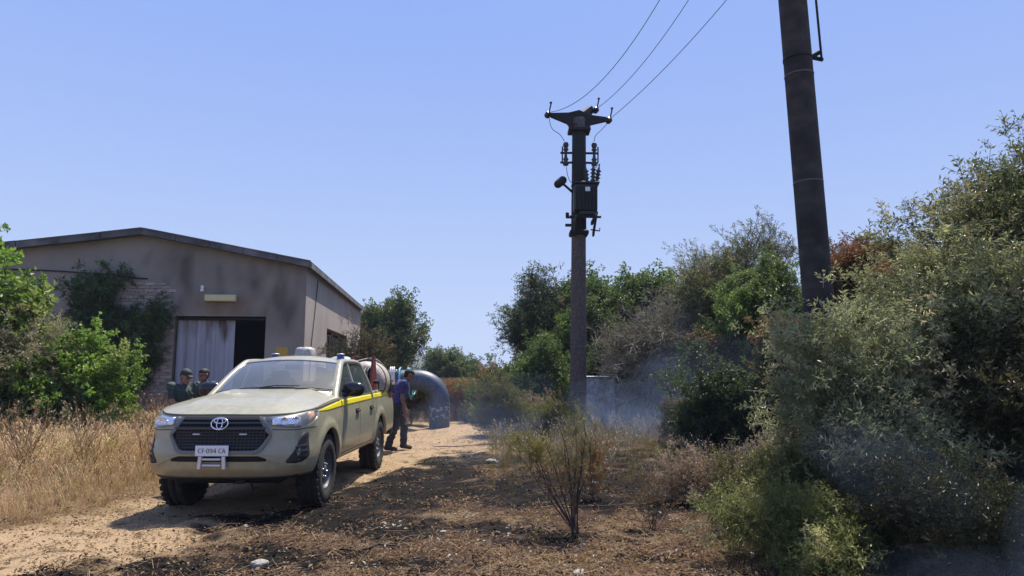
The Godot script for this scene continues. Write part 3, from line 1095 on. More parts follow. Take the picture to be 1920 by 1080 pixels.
		patch(st, sd, [[.70, .575, .60], [.80, .565, .72], [.88, .575, .85], [.95, .60, .885], [1.0, .64, .87]], .004, 6)
		var fg := part("fog_lamp_recess", done(st), M.black, o)
		for k in 3:
			st = begin()
			patch(st, sd, [[.80, .63 + k * .05, .645 + k * .05], [.955, .63 + k * .055, .645 + k * .055]], .014, 1)
			part("fin", done(st), M.trim, fg)
	# lower intake, black lip
	st = begin()
	both(st, [[0, .598, .655], [.42, .598, .652], [.50, .60, .625]], .002, 3)
	part("lower_intake", done(st), M.gap, o)
	st = begin()   # folded edge that frames the intake
	both(st, [[0, .660, .678], [.42, .658, .676], [.52, .618, .64], [.70, .55, .572], [.95, .535, .555]], .012, 2)
	part("bumper_fold", done(st), M.paint, o)
	st = begin()
	both(st, [[0, .40, .432], [.6, .40, .434], [.92, .41, .442]], .006, 2)
	part("bumper_lip", done(st), M.black, o)
	# number plate and winch frame
	st = begin()
	box(st, Vector3(-.04, .715, 1.03), Vector3(.345, .107, .012), Basis.IDENTITY, .004)
	var plate := part("number_plate", done(st), M.white, o)
	var tm := TextMesh.new()
	tm.text = "CF·094 CA"
	var f := SystemFont.new()
	f.font_names = PackedStringArray(["Droid Sans"])
	tm.font = f
	tm.font_size = 64
	tm.pixel_size = .00101
	tm.depth = .003
	var tx := part("lettering", tm, M.ink, plate)
	tx.position = Vector3(-.04, .715, 1.0375)
	var wf := Node3D.new(); wf.name = "winch_frame"; o.add_child(wf, true)
	for s in [-1, 1]:
		st = begin()
		box(st, Vector3(-.04 + s * .125, .592, 1.02), Vector3(.04, .135, .03), Basis(Vector3.BACK, s * .08), .006)
		part("upright", done(st), M.alu, wf)
	for k in 2:
		st = begin()
		tube(st, [Vector3(-.135, .628 - k * .062, 1.025), Vector3(.055, .628 - k * .062, 1.025)], .013, 10)
		part("roller", done(st), M.alu, wf)
	# wheel arches, chassis
	for c in [0.0, -WB]:
		for sd in [1.0, -1.0]:
			st = begin()
			var rr := []
			for i in 17:
				var a := PI * (i / 16.0)
				rr.append(PackedVector3Array([Vector3(.87 * sd, WR + .478 * sin(a), c + .478 * cos(a)), Vector3(.50 * sd, WR + .478 * sin(a), c + .478 * cos(a))]))
			grid(st, rr, sd < 0)
			var fan := PackedVector2Array()
			for i in 17: fan.append(Vector2(.478 * cos(PI * i / 16.0), .478 * sin(PI * i / 16.0)))
			prism(st, fan, .01, Transform3D(Basis(Vector3.UP, -PI / 2), Vector3(.50 * sd, WR, c)))
			part("wheel_arch", done(st), M.gap, o)
	st = begin()
	for sd in [1.0, -1.0]: box(st, Vector3(.42 * sd, .50, -1.75), Vector3(.10, .14, 5.0), Basis.IDENTITY, .01)
	box(st, Vector3(0, .42, .55), Vector3(1.15, .16, .35), Basis.IDENTITY, .03)
	box(st, Vector3(0, .47, -.4), Vector3(.8, .2, .9), Basis.IDENTITY, .04)
	box(st, Vector3(0, .62, -1.6), Vector3(1.5, .05, 2.0))
	tube(st, [Vector3(-.7, .40, 0), Vector3(.7, .40, 0)], .045, 10)
	tube(st, [Vector3(-.7, .40, -WB), Vector3(.7, .40, -WB)], .06, 10)
	lathe(st, [Vector2(0, -.16), Vector2(.12, -.12), Vector2(.15, 0), Vector2(.12, .12), Vector2(0, .16)], Transform3D(Basis(Vector3.RIGHT, PI / 2), Vector3(.05, .40, -WB)), 14)
	tube(st, [Vector3(.30, .36, .80), Vector3(.33, .30, .84), Vector3(.31, .22, .82)], .012, 6)
	box(st, Vector3(.2, .38, .82), Vector3(.10, .05, .08), Basis.IDENTITY, .01)
	part("chassis", done(st), M.gap, o)
	# wheels
	for c in [[1.0, 0.0], [-1.0, 0.0], [1.0, -WB], [-1.0, -WB]]:
		var w := Node3D.new(); w.name = "wheel"; o.add_child(w, true)
		w.position = Vector3(.765 * c[0], WR - .012, c[1])
		w.basis = Basis(Vector3.BACK, -PI / 2 * c[0]).rotated(Vector3.RIGHT, .3)
		st = begin()
		lathe(st, [Vector2(.215, -.10), Vector2(.235, -.125), Vector2(.30, -.135), Vector2(.365, -.125), Vector2(.392, -.10), Vector2(.396, -.05), Vector2(.384, -.046), Vector2(.384, -.034), Vector2(.398, -.03), Vector2(.398, .03), Vector2(.384, .034), Vector2(.384, .046), Vector2(.396, .05), Vector2(.392, .10), Vector2(.365, .125), Vector2(.30, .135), Vector2(.235, .125), Vector2(.215, .10)], Transform3D.IDENTITY, 48)
		for k in 30:
			var a := TAU * k / 30
			var b := Basis(Vector3.UP, a)
			for s in [-1.0, 1.0]: box(st, b * Vector3(.394, .098 * s, 0), Vector3(.03, .052, .05), b, .004)
		part("tyre", done(st), M.tyre, w)
		st = begin()
		lathe(st, [Vector2(.218, -.10), Vector2(.225, .10), Vector2(.215, .115), Vector2(.205, .105), Vector2(.195, .05), Vector2(.17, .045), Vector2(.12, .085), Vector2(.075, .09), Vector2(.06, .065), Vector2(.055, .10), Vector2(.03, .105), Vector2(0, .105)], Transform3D.IDENTITY, 40)
		part("rim", done(st), M.rim, w)
		st = begin()
		for k in 12:
			var a := TAU * k / 12
			lathe(st, [Vector2(.022, .0), Vector2(.022, .004), Vector2(0, .004)], Transform3D(Basis(Vector3.UP, a) * Basis(Vector3.BACK, -.55), Basis(Vector3.UP, a) * Vector3(.148, .066, 0)), 8)
		tag(part("rim_opening", done(st), M.gap, w), "", "", "", "stuff")
		st = begin()
		for k in 6:
			var a := TAU * k / 6
			lathe(st, [Vector2(.011, .0), Vector2(.010, .018), Vector2(0, .02)], Transform3D(Basis.IDENTITY, Vector3(.052 * cos(a) * 1.6, .086, .052 * sin(a) * 1.6)), 6)
		tag(part("wheel_nut", done(st), M.chrome, w), "", "", "", "stuff")
	# cab: rounded frame, pillars, roof, glass
	var ws := func(u: float, v: float) -> Vector3:   # windscreen
		var b := Vector3(.775 * u, 1.245 + .072 * (1 - u * u), -.62 + .20 * (1 - u * u))
		var t := Vector3(.648 * u, 1.655 + .045 * (1 - u * u), -1.30 + .09 * (1 - u * u))
		return b.lerp(t, v) + Vector3(0, .03, .02) * sin(PI * v)
	st = begin()
	rows = []
	for i in 13:
		var row := PackedVector3Array()
		for j in 21: row.append(ws.call(lerpf(-1, 1, j / 20.0), i / 12.0))
		rows.append(row)
	grid(st, rows)
	var screen := part("windscreen", done(st), M.windscreen, o)
	for e in [[.0, .055], [.945, 1.0]]:
		st = begin()
		rows = []
		for v in e:
			var row := PackedVector3Array()
			for j in 21: row.append(ws.call(lerpf(-1, 1, j / 20.0), v) + Vector3(0, .002, .002))
			rows.append(row)
		grid(st, rows)
		part("screen_border", done(st), M.gloss, screen)
	for s in [[-.15, .62], [.42, .55]]:
		st = begin()
		tube(st, [ws.call(s[0], .02) + Vector3(0, .01, .01), ws.call(s[0] + .25, .06) + Vector3(0, .018, .012), ws.call(s[0] + s[1], .085) + Vector3(0, .018, .012)], .008, 5)
		part("wiper", done(st), M.black, screen)
	st = begin()
	rows = []
	for i in 21:
		var v := i / 20.0
		var row := PackedVector3Array()
		for j in 25:
			var u := lerpf(-1, 1, j / 24.0)
			var f0: Vector3 = ws.call(u, 1.0)
			var b0 := Vector3(.638 * u, 1.66 + .05 * (1 - u * u), -2.46)
			var p := f0.lerp(b0, v)
			p.y += .046 * (1.0 - pow(absf(u), 4.0)) * sin(PI * pow(v, .55)) + .02 * (1 - u * u) * sin(PI * v)
			row.append(p)
		rows.append(row)
	grid(st, rows)
	part("roof", done(st), M.paint, o)
	for sd in [1.0, -1.0]:
		st = begin()
		tube(st, curve([Vector3(.82 * sd, 1.17, -.52), Vector3(.785 * sd, 1.25, -.64), Vector3(.725 * sd, 1.46, -.97), Vector3(.664 * sd, 1.638, -1.30), Vector3(.652 * sd, 1.675, -1.55), Vector3(.646 * sd, 1.68, -2.1), Vector3(.65 * sd, 1.655, -2.4), Vector3(.69 * sd, 1.55, -2.50), Vector3(.775 * sd, 1.35, -2.56), Vector3(.83 * sd, 1.18, -2.58)], 6), .05, 10, true, Vector2(1.0, .85))
		part("cab_frame", done(st), M.paint, o)
		# side windows in the plane between belt and roof rail
		var sw := func(z: float, t: float) -> Vector3: return Vector3(lerpf(.838, .675, t) * sd, lerpf(1.20, 1.66, t), z)
		var top := func(z: float) -> float:   # how high the glass goes at z
			if z > -1.30: return clampf((-.66 - z) / .64, .02, 1.0)
			if z < -2.42: return clampf((z + 2.60) / .16, .2, 1.0)
			return 1.0
		for w in [["front_window", -.70, -1.575], ["rear_window", -1.655, -2.55]]:
			st = begin()
			rows = []
			for i in 19:
				var z := lerpf(w[1], w[2], i / 18.0)
				var row := PackedVector3Array()
				for j in 6: row.append(sw.call(z, float(top.call(z)) * j / 5.0))
				rows.append(row)
			grid(st, rows, sd > 0)
			part(w[0], done(st), M.side_glass, o)
		st = begin()
		tube(st, [sw.call(-1.615, 0.0), sw.call(-1.615, .5), sw.call(-1.615, 1.0)], .034, 8, true, Vector2(1.0, .5))
		part("door_pillar", done(st), M.paint, o)
		st = begin()   # belt moulding
		tube(st, [sw.call(-.68, .015), sw.call(-1.6, .015), sw.call(-2.55, .02)], .016, 6)
		part("belt_moulding", done(st), M.black, o)
		# handles
		for z in [-1.46, -2.38]:
			st = begin()
			var p := skin_at(sd, s_of_z(z), 1.0)
			box(st, p + Vector3(.022 * sd, 0, 0), Vector3(.022, .03, .20), Basis.IDENTITY, .009)
			box(st, p + Vector3(.004 * sd, .0, 0), Vector3(.012, .07, .17), Basis.IDENTITY, .005)
			part("door_handle", done(st), M.black, o)
		# mirror
		var mi := Node3D.new(); mi.name = "wing_mirror"; o.add_child(mi, true)
		st = begin()
		var mrows := []
		for i in 13:
			var a := PI * i / 12.0
			var row := PackedVector3Array()
			for j in 21:
				var b := TAU * j / 20.0
				var q := Vector3(-cos(a), sin(a) * cos(b), sin(a) * sin(b))
				q = Vector3(signf(q.x) * pow(absf(q.x), .72), signf(q.y) * pow(absf(q.y), .7), signf(q.z) * pow(absf(q.z), .85))
				row.append(Vector3(q.x * .145, q.y * .098 + q.x * q.z * 0.0, q.z * .085 + absf(q.x) * 0.0))
			mrows.append(row)
		grid(st, mrows, true)
		var ms := part("mirror_shell", done(st), M.gloss, mi)
		ms.position = Vector3(.95 * sd, 1.305, -.93)
		ms.rotation.y = -.18 * sd
		st = begin()
		tube(st, [Vector3(.80 * sd, 1.23, -.86), Vector3(.86 * sd, 1.24, -.90), Vector3(.93 * sd, 1.27, -.92)], .03, 8)
		part("mirror_arm", done(st), M.black, mi)
		st = begin()
		lathe(st, [Vector2(.072, 0), Vector2(.07, .004), Vector2(0, .005)], Transform3D(Basis(Vector3.RIGHT, -PI / 2).scaled(Vector3(1.6, 1, 1)), Vector3(.95 * sd, 1.305, -1.012)), 20)
		part("mirror_glass", done(st), M.chrome, mi)
	# back of the cab
	st = begin()
	box(st, Vector3(0, 1.19, -2.56), Vector3(1.56, .10, .05), Basis.IDENTITY, .01)
	part("cab_back", done(st), M.paint, o)
	st = begin()
	quad(st, Vector3(.78, 1.22, -2.56), Vector3(-.78, 1.22, -2.56), Vector3(-.63, 1.655, -2.44), Vector3(.63, 1.655, -2.44))
	part("back_window", done(st), M.side_glass, o)
	# cabin
	st = begin()
	box(st, Vector3(0, 1.07, -.95), Vector3(1.52, .22, .42), Basis.IDENTITY, .06)
	box(st, Vector3(.36, 1.20, -.98), Vector3(.36, .07, .2), Basis.IDENTITY, .03)
	part("dashboard", done(st), M.seat, o)
	for sd in [1.0, -1.0]:
		st = begin()
		box(st, Vector3(.37 * sd, .86, -1.62), Vector3(.5, .14, .5), Basis.IDENTITY, .05)
		box(st, Vector3(.37 * sd, 1.15, -1.88), Vector3(.48, .60, .13), Basis(Vector3.RIGHT, -.2), .05)
		box(st, Vector3(.37 * sd, 1.47, -1.95), Vector3(.27, .17, .09), Basis.IDENTITY, .04)
		part("seat", done(st), M.seat, o)
	st = begin()
	box(st, Vector3(0, 1.1, -2.45), Vector3(1.3, .6, .12), Basis.IDENTITY, .04)
	part("rear_bench", done(st), M.seat, o)
	st = begin()
	var ring := []
	for k in 25:
		var a := TAU * k / 24
		ring.append(Vector3(.37, 1.19, -1.22) + Basis(Vector3.RIGHT, -.5) * Vector3(.185 * cos(a), .185 * sin(a), 0))
	tube(st, ring, .015, 8, false)
	tube(st, [Vector3(.37, 1.19, -1.22), Vector3(.37, 1.08, -1.0)], .03, 8)
	box(st, Vector3(.37, 1.19, -1.22), Vector3(.34, .05, .03), Basis(Vector3.RIGHT, -.5), .01)
	part("steering_wheel", done(st), M.black, o)
	st = begin()
	box(st, Vector3(0, 1.60, -1.33), Vector3(.22, .06, .02), Basis.IDENTITY, .01)
	part("rear_view_mirror", done(st), M.black, o)
	# roof lights: wrapped beacon in the middle, two small blue lamps
	st = begin()
	var r := rnd(77)
	var brows := []
	for i in 11:
		var a := PI * .5 * i / 10.0
		var row := PackedVector3Array()
		for j in 29:
			var b := -TAU * j / 28.0
			var q := Vector3(pow(cos(a), .45) * cos(b), pow(sin(a), .8), pow(cos(a), .45) * sin(b))
			q = Vector3(signf(q.x) * pow(absf(q.x), .7) * .145, q.y * .155, signf(q.z) * pow(absf(q.z), .7) * .13)
			if j < 28: q += Vector3(r.randfn(), r.randfn(), r.randfn()) * .0045
			else: q = row[0] - Vector3(-.02, 1.742, -1.95)
			row.append(q + Vector3(-.02, 1.742, -1.95))
		brows.append(row)
	grid(st, brows)
	part("covered_beacon", done(st), M.cloth_wrap, o)
	for s in [[-.44, -1.9, .0], [.52, -1.9, .02]]:
		var bl := Node3D.new(); bl.name = "roof_light"; o.add_child(bl, true)
		st = begin()
		lathe(st, [Vector2(.062, 0), Vector2(.062, .02), Vector2(.055, .03), Vector2(.05, .085), Vector2(.04, .095), Vector2(0, .1)], Transform3D(Basis.IDENTITY, Vector3(s[0], 1.722 - absf(s[0]) * .04, s[1])), 16)
		part("lens", done(st), M.blue_lens, bl)
		st = begin()
		lathe(st, [Vector2(.075, -.03), Vector2(.075, .02), Vector2(.063, .022)], Transform3D(Basis.IDENTITY, Vector3(s[0], 1.722 - absf(s[0]) * .04, s[1])), 16)
		part("ring", done(st), M.alu, bl)
		st = begin()
		lathe(st, [Vector2(.056, .088), Vector2(.054, .10), Vector2(.0, .106)], Transform3D(Basis.IDENTITY, Vector3(s[0], 1.722 - absf(s[0]) * .04, s[1])), 16)
		part("cap", done(st), M.alu, bl)
	return o.transform

func build_load(x: Transform3D) -> void:
	var at := func(p: Vector3) -> Vector3: return x * p
	# water tank lying across the bed
	var o := thing("water_tank", "cream cylindrical water tank lying lengthways in the truck bed", "water tank", at.call(Vector3(.56, .80, -3.68)), x.basis.get_euler().y)
	var st := begin()
	lathe(st, [Vector2(0, -.46), Vector2(.12, -.455), Vector2(.24, -.43), Vector2(.31, -.37), Vector2(.34, -.28), Vector2(.34, .28), Vector2(.31, .37), Vector2(.24, .43), Vector2(.12, .455), Vector2(0, .46)], Transform3D(Basis(Vector3.RIGHT, PI / 2), Vector3(0, .58, 0)), 32)
	part("shell", done(st), M.cream, o)
	for s in [-.22, .22]:
		st = begin()
		lathe(st, [Vector2(.342, -.02), Vector2(.350, -.02), Vector2(.350, .02), Vector2(.342, .02)], Transform3D(Basis(Vector3.RIGHT, PI / 2), Vector3(0, .58, s)), 32)
		part("strap", done(st), M.black, o)
	for s in [-.26, .26]: part("cradle", box_mesh(Vector3(.5, .27, .08), .01, Vector3(0, .135, s)), M.iron, o)
	st = begin()
	lathe(st, [Vector2(.08, 0), Vector2(.09, .0), Vector2(.09, .05), Vector2(0, .06)], Transform3D(Basis.IDENTITY, Vector3(0, .915, -.1)), 16)
	part("filler_cap", done(st), M.black, o)
	# red reel frame with hose
	o = thing("hose_reel", "dark red steel hose reel frame behind the cab of the truck", "hose reel", at.call(Vector3(.62, .83, -2.95)), x.basis.get_euler().y)
	for s in [-.17, .17]:
		st = begin()
		prism(st, PackedVector2Array([Vector2(-.26, 0), Vector2(.26, 0), Vector2(.20, .62), Vector2(.07, .97), Vector2(-.07, .97), Vector2(-.20, .62)]), .03, Transform3D(Basis(Vector3.UP, PI / 2), Vector3(s, 0, 0)))
		part("side_plate", done(st), M.red, o)
	st = begin()
	for k in 5:
		lathe(st, [Vector2(.20 - .008 * (k % 2), -.13 + k * .052), Vector2(.235, -.118 + k * .052), Vector2(.235, -.092 + k * .052), Vector2(.20, -.08 + k * .052)], Transform3D(Basis(Vector3.BACK, PI / 2), Vector3(0, .55, 0)), 24)
	part("wound_hose", done(st), M.black, o)
	st = begin()
	tube(st, [Vector3(-.3, .55, 0), Vector3(.26, .55, 0)], .03, 10)
	tube(st, [Vector3(.26, .55, 0), Vector3(.28, .42, .05), Vector3(.34, .42, .05)], .015, 6)
	part("axle", done(st), M.iron, o)
	# pump with engine: grey block left of the reel
	o = thing("pump_engine", "grey fire pump motor with dark fittings beside the red reel", "pump", at.call(Vector3(.12, .80, -3.02)), x.basis.get_euler().y)
	st = begin()
	box(st, Vector3(0, .38, 0), Vector3(.46, .5, .42), Basis.IDENTITY, .03)
	for k in 6: box(st, Vector3(0, .30 + k * .05, .22), Vector3(.36, .02, .04), Basis.IDENTITY, .005)
	part("engine_block", done(st), M.rim, o)
	st = begin()
	lathe(st, [Vector2(0, -.2), Vector2(.14, -.19), Vector2(.17, -.1), Vector2(.17, .1), Vector2(.14, .19), Vector2(0, .2)], Transform3D(Basis(Vector3.BACK, PI / 2), Vector3(.12, .82, 0)), 20)
	part("fuel_tank", done(st), M.cloth_wrap, o)
	st = begin()
	lathe(st, [Vector2(.09, 0), Vector2(.11, .03), Vector2(.11, .16), Vector2(.09, .19), Vector2(0, .19)], Transform3D(Basis.IDENTITY, Vector3(-.16, .63, 0)), 16)
	part("air_filter", done(st), M.black, o)
	for k in 3:
		st = begin()
		tube(st, curve([Vector3(.2, .3 + k * .1, .2), Vector3(.36, .5 + k * .1, .26), Vector3(.3, .85, .1 * k), Vector3(.5, .95, -.2)], 5), .022, 6)
		part("pipe", done(st), M.black, o)
	# black suction hose bowed over the tank
	st = begin()
	for k in 2:
		var c := []
		for i in 25:
			var a := PI * i / 24.0
			c.append(x * Vector3(.50 + (.34 + .03 * k) * cos(a), 1.2 + (.54 + .03 * k) * sin(a), -3.98 - .06 * k))
		tube(st, c, .028, 8)
	var h := part("suction_hose", done(st), M.black)
	tag(h, "black suction hose arched over the cream tank", "hose")
	# dark tool box at the tail
	o = thing("tool_box", "dark tool box standing at the tail of the truck bed", "tool box", at.call(Vector3(.66, .80, -4.10)), x.basis.get_euler().y)
	st = begin()
	box(st, Vector3(0, .28, 0), Vector3(.40, .56, .34), Basis.IDENTITY, .015)
	part("box_body", done(st), M.trim, o)
	st = begin()
	box(st, Vector3(0, .585, 0), Vector3(.43, .05, .37), Basis.IDENTITY, .015)
	part("lid", done(st), M.trim, o)
	st = begin()
	tube(st, [Vector3(-.08, .42, .175), Vector3(-.08, .42, .2), Vector3(.08, .42, .2), Vector3(.08, .42, .175)], .01, 6)
	part("handle", done(st), M.alu, o)

# ------------------------------------------------------------------ people: one skin round a jointed skeleton (surface nets)
func net(bones: Array, cell: float, k: float, grow := 0.0, folds := 0.0) -> ArrayMesh:   # bones: [a, b, ra, rb, colour]
	var lo := Vector3.INF
	var hi := -Vector3.INF
	for b in bones:
		var m: float = maxf(b[2], b[3]) + grow + k + cell * 2.0
		lo = lo.min((b[0] as Vector3).min(b[1]) - Vector3.ONE * m)
		hi = hi.max((b[0] as Vector3).max(b[1]) + Vector3.ONE * m)
	var n := Vector3i(((hi - lo) / cell).ceil()) + Vector3i.ONE
	var f := PackedFloat32Array(); f.resize(n.x * n.y * n.z); f.fill(1.0)
	var near := PackedFloat32Array(); near.resize(f.size()); near.fill(1.0)
	var own := PackedByteArray(); own.resize(f.size())
	var fn := noise(66, 7.0, 2)
	for bi in bones.size():
		var a: Vector3 = bones[bi][0]
		var ba: Vector3 = bones[bi][1] - a
		var ra: float = bones[bi][2] + grow
		var rb: float = bones[bi][3] + grow
		var l2 := maxf(ba.length_squared(), 1e-9)
		var m := maxf(ra, rb) + k + cell * 2.0
		var i0 := Vector3i(((a.min(a + ba) - Vector3.ONE * m - lo) / cell).floor()).clamp(Vector3i.ZERO, n - Vector3i.ONE)
		var i1 := Vector3i(((a.max(a + ba) + Vector3.ONE * m - lo) / cell).ceil()).clamp(Vector3i.ZERO, n - Vector3i.ONE)
		for z in range(i0.z, i1.z + 1):
			for y in range(i0.y, i1.y + 1):
				var at := (z * n.y + y) * n.x
				for x in range(i0.x, i1.x + 1):
					var p := lo + Vector3(x, y, z) * cell - a
					var t := clampf(p.dot(ba) / l2, 0, 1)
					var d := (p - ba * t).length() - lerpf(ra, rb, t)
					if folds > 0.0 and absf(d) < .03: d += fn.get_noise_3d(p.x + a.x, (p.y + a.y) * 2.2 + p.x * 1.5, p.z + a.z) * folds
					var i := at + x
					if d < near[i]:
						near[i] = d; own[i] = bi
					var e := f[i]
					var h := maxf(k - absf(e - d), 0.0) / k
					f[i] = minf(e, d) - h * h * k * 0.25
	var st := begin()
	st.set_smooth_group(0)
	var verts := {}
	var cor := [0, 1, n.x, n.x + 1, n.x * n.y, n.x * n.y + 1, n.x * n.y + n.x, n.x * n.y + n.x + 1]
	var edges := [[0, 1], [2, 3], [4, 5], [6, 7], [0, 2], [1, 3], [4, 6], [5, 7], [0, 4], [1, 5], [2, 6], [3, 7]]
	for z in n.z - 1:
		for y in n.y - 1:
			var at := (z * n.y + y) * n.x
			for x in n.x - 1:
				var i := at + x
				var s := f[i] < 0
				if (f[i + 1] < 0) == s and (f[i + cor[2]] < 0) == s and (f[i + cor[3]] < 0) == s and (f[i + cor[4]] < 0) == s and (f[i + cor[5]] < 0) == s and (f[i + cor[6]] < 0) == s and (f[i + cor[7]] < 0) == s: continue
				var sum := Vector3.ZERO
				var c := 0
				for e in edges:
					var u := f[i + cor[e[0]]]; var v := f[i + cor[e[1]]]
					if (u < 0) == (v < 0): continue
					var t := u / (u - v)
					var pa := Vector3(e[0] & 1, (e[0] >> 1) & 1, e[0] >> 2)
					var pb := Vector3(e[1] & 1, (e[1] >> 1) & 1, e[1] >> 2)
					sum += pa.lerp(pb, t); c += 1
				verts[i] = lo + (Vector3(x, y, z) + sum / c) * cell
	var steps := [1, n.x, n.x * n.y]
	for i in verts:
		var s := f[i] < 0
		for ax in 3:
			if (f[i + steps[ax]] < 0) == s: continue
			var u: int = steps[(ax + 1) % 3]; var v: int = steps[(ax + 2) % 3]
			if not (verts.has(i - u) and verts.has(i - v) and verts.has(i - u - v)): continue
			var q := [i - u - v, i - v, i, i - u]
			if not s: q.reverse()
			for h in [0, 2, 1, 0, 3, 2]:
				st.set_color(bones[own[q[h]]][4])
				st.add_vertex(verts[q[h]])
	return done(st)

func hand(wrist: Vector3, dir: Vector3, palm_n: Vector3, side: float, c: Color) -> Array:   # palm, four bent fingers, thumb
	var s := dir.cross(palm_n).normalized() * side
	var out := []
	out.append([wrist, wrist + dir * .03, .026, .028, c])
	for k in 4:
		var o := s * (-.027 + .018 * k)
		var kn := wrist + dir * (.085 - .004 * absf(k - 1.2)) + o
		out.append([wrist + dir * .02 + o * .6, kn, .017, .0125, c])
		var l: float = [.038, .044, .041, .032][k]
		var d2 := (dir + palm_n * .55).normalized()
		var d3 := (dir * .5 + palm_n * .9).normalized()
		out.append([kn, kn + d2 * l, .0095, .009, c])
		out.append([kn + d2 * l, kn + d2 * l + d3 * l * .7, .009, .0075, c])
	var tb := wrist + dir * .025 - s * .024
	var t1 := tb + (dir * .6 - s * .7 + palm_n * .3).normalized() * .042
	out.append([tb, t1, .013, .011, c])
	out.append([t1, t1 + (dir * .9 - s * .1 + palm_n * .4).normalized() * .032, .0105, .0085, c])
	return out

func head_bones(c: Vector3, fwd: Vector3, upv: Vector3, skin: Color) -> Array:
	var x := upv.cross(fwd).normalized()
	var P := func(a: float, b: float, d: float) -> Vector3: return c + x * a + upv * b + fwd * d
	var out := [[P.call(0, .035, -.015), P.call(0, .03, .02), .082, .078, skin], [P.call(0, -.03, .03), P.call(0, -.075, .055), .060, .040, skin], [P.call(.03, -.05, .02), P.call(-.03, -.05, .02), .045, .045, skin],
		[P.call(0, .012, .092), P.call(0, -.028, .112), .010, .014, skin], [P.call(-.035, .028, .085), P.call(.035, .028, .085), .011, .011, skin], [P.call(-.018, -.062, .088), P.call(.018, -.062, .088), .009, .009, Color(.26, .10, .08)],
		[P.call(0, -.052, .088), P.call(0, -.054, .092), .011, .011, skin]]
	for s in [-1.0, 1.0]:
		out.append([P.call(.033 * s, .008, .088), P.call(.033 * s, .008, .09), .0095, .0095, Color(.03, .025, .02)])
		out.append([P.call(.083 * s, .012, -.005), P.call(.086 * s, -.02, -.002), .016, .011, skin])
	return out

# j: joints by name, in the person's own axes (x left, y up, z where the person faces)
func person(label: String, at: Vector3, yaw: float, j: Dictionary, shirt: Color, trousers: Color, skin: Color, hair: Color, sleeve: float, cap: bool) -> Node3D:
	var o := thing("person", label, "person", at, yaw)
	var up: Vector3 = (j.chest - j.pelvis).normalized()
	var b := []
	b.append([j.chest, j.neck, .085, .055, skin])
	b.append([j.neck, j.head - j.headup * .05, .054, .05, skin])
	b.append([j.pelvis, j.chest, .125, .13, skin])
	for s in ["l", "r"]:
		b.append([j["sh_" + s], j["el_" + s], .050, .040, skin])
		b.append([j["el_" + s], j["wr_" + s], .039, .026, skin])
		b.append([j["hip_" + s], j["kn_" + s], .082, .056, skin])
		b.append([j["kn_" + s], j["an_" + s], .054, .036, skin])
		b.append([j["an_" + s], j["toe_" + s], .042, .034, skin])
		b.append([j.chest, j["sh_" + s], .09, .06, skin])
	part("body", net(b, .016, .03), M.figure, o)
	part("head", net(head_bones(j.head, j.headf, j.headup, skin), .006, .016), M.figure, o)
	for s in ["l", "r"]:
		var d: Vector3 = (j["wr_" + s] - j["el_" + s]).normalized()
		var sd := 1.0 if s == "l" else -1.0
		part("hand", net(hand(j["wr_" + s], d, (Vector3(-sd, 0, 0) - d * d.dot(Vector3(-sd, 0, 0))).normalized(), sd, skin), .005, .008), M.figure, o)
	# clothes
	var c := [[j.pelvis - up * .02, j.pelvis + up * .16, .142, .140, shirt], [j.pelvis + up * .16, j.chest, .140, .150, shirt], [j.chest, j.neck - up * .03, .12, .075, shirt]]
	var side: Vector3 = (j.sh_l - j.sh_r).normalized()
	for e in [[1.0, "l"], [-1.0, "r"]]:
		c.append([j.pelvis + side * .05 * e[0], j.chest + side * .06 * e[0], .115, .115, shirt])
		c.append([j.chest + side * .05 * e[0] + up * .02, j["sh_" + e[1]], .10, .073, shirt])
		c.append([j["sh_" + e[1]], (j["sh_" + e[1]] as Vector3).lerp(j["el_" + e[1]], sleeve), .068, .060, shirt])
		if sleeve >= 1.0: c.append([j["el_" + e[1]], (j["el_" + e[1]] as Vector3).lerp(j["wr_" + e[1]], .92), .056, .04, shirt])
	part("shirt", net(c, .012, .03, 0.0, .024), M.figure, o)
	var t := []
	for s in ["l", "r"]:
		t.append([j.pelvis, j["hip_" + s], .118, .105, trousers])
		t.append([j["hip_" + s], j["kn_" + s], .104, .076, trousers])
		t.append([j["kn_" + s], j["an_" + s], .075, .062, trousers])
	part("trousers", net(t, .012, .025, 0.0, .026), M.figure, o)
	for s in ["l", "r"]:
		var boot := Color(.03, .022, .018)
		var an: Vector3 = j["an_" + s]
		var to: Vector3 = j["toe_" + s]
		part("boot", net([[an + Vector3(0, .08, 0), an, .054, .052, boot], [an, an.lerp(to, -.25) - Vector3(0, .03, 0), .050, .045, boot], [an - Vector3(0, .02, 0), to, .048, .040, boot]], .010, .02), M.figure, o)
	var u: Vector3 = j.headup
	var fw: Vector3 = j.headf
	var h := [[j.head + u * .048 - fw * .022, j.head + u * .052 + fw * .018, .082, .077, hair], [j.head + u * .02 - fw * .045, j.head - u * .03 - fw * .04, .072, .055, hair]]
	part("hair", net(h, .007, .02), M.figure, o)
	if cap:
		var ca := [[j.head + u * .075 - fw * .02, j.head + u * .078 + fw * .03, .088, .078, Color(.018, .02, .022)], [j.head + u * .058 + fw * .09, j.head + u * .045 + fw * .155, .022, .012, Color(.018, .02, .022)]]
		var x := u.cross(fw).normalized()
		for s in [-1.0, 1.0]: ca.append([j.head + u * .058 + fw * .085 + x * .045 * s, j.head + u * .046 + fw * .14 + x * .03 * s, .018, .011, Color(.018, .02, .022)])
		part("cap", net(ca, .007, .02), M.figure, o)
	return o

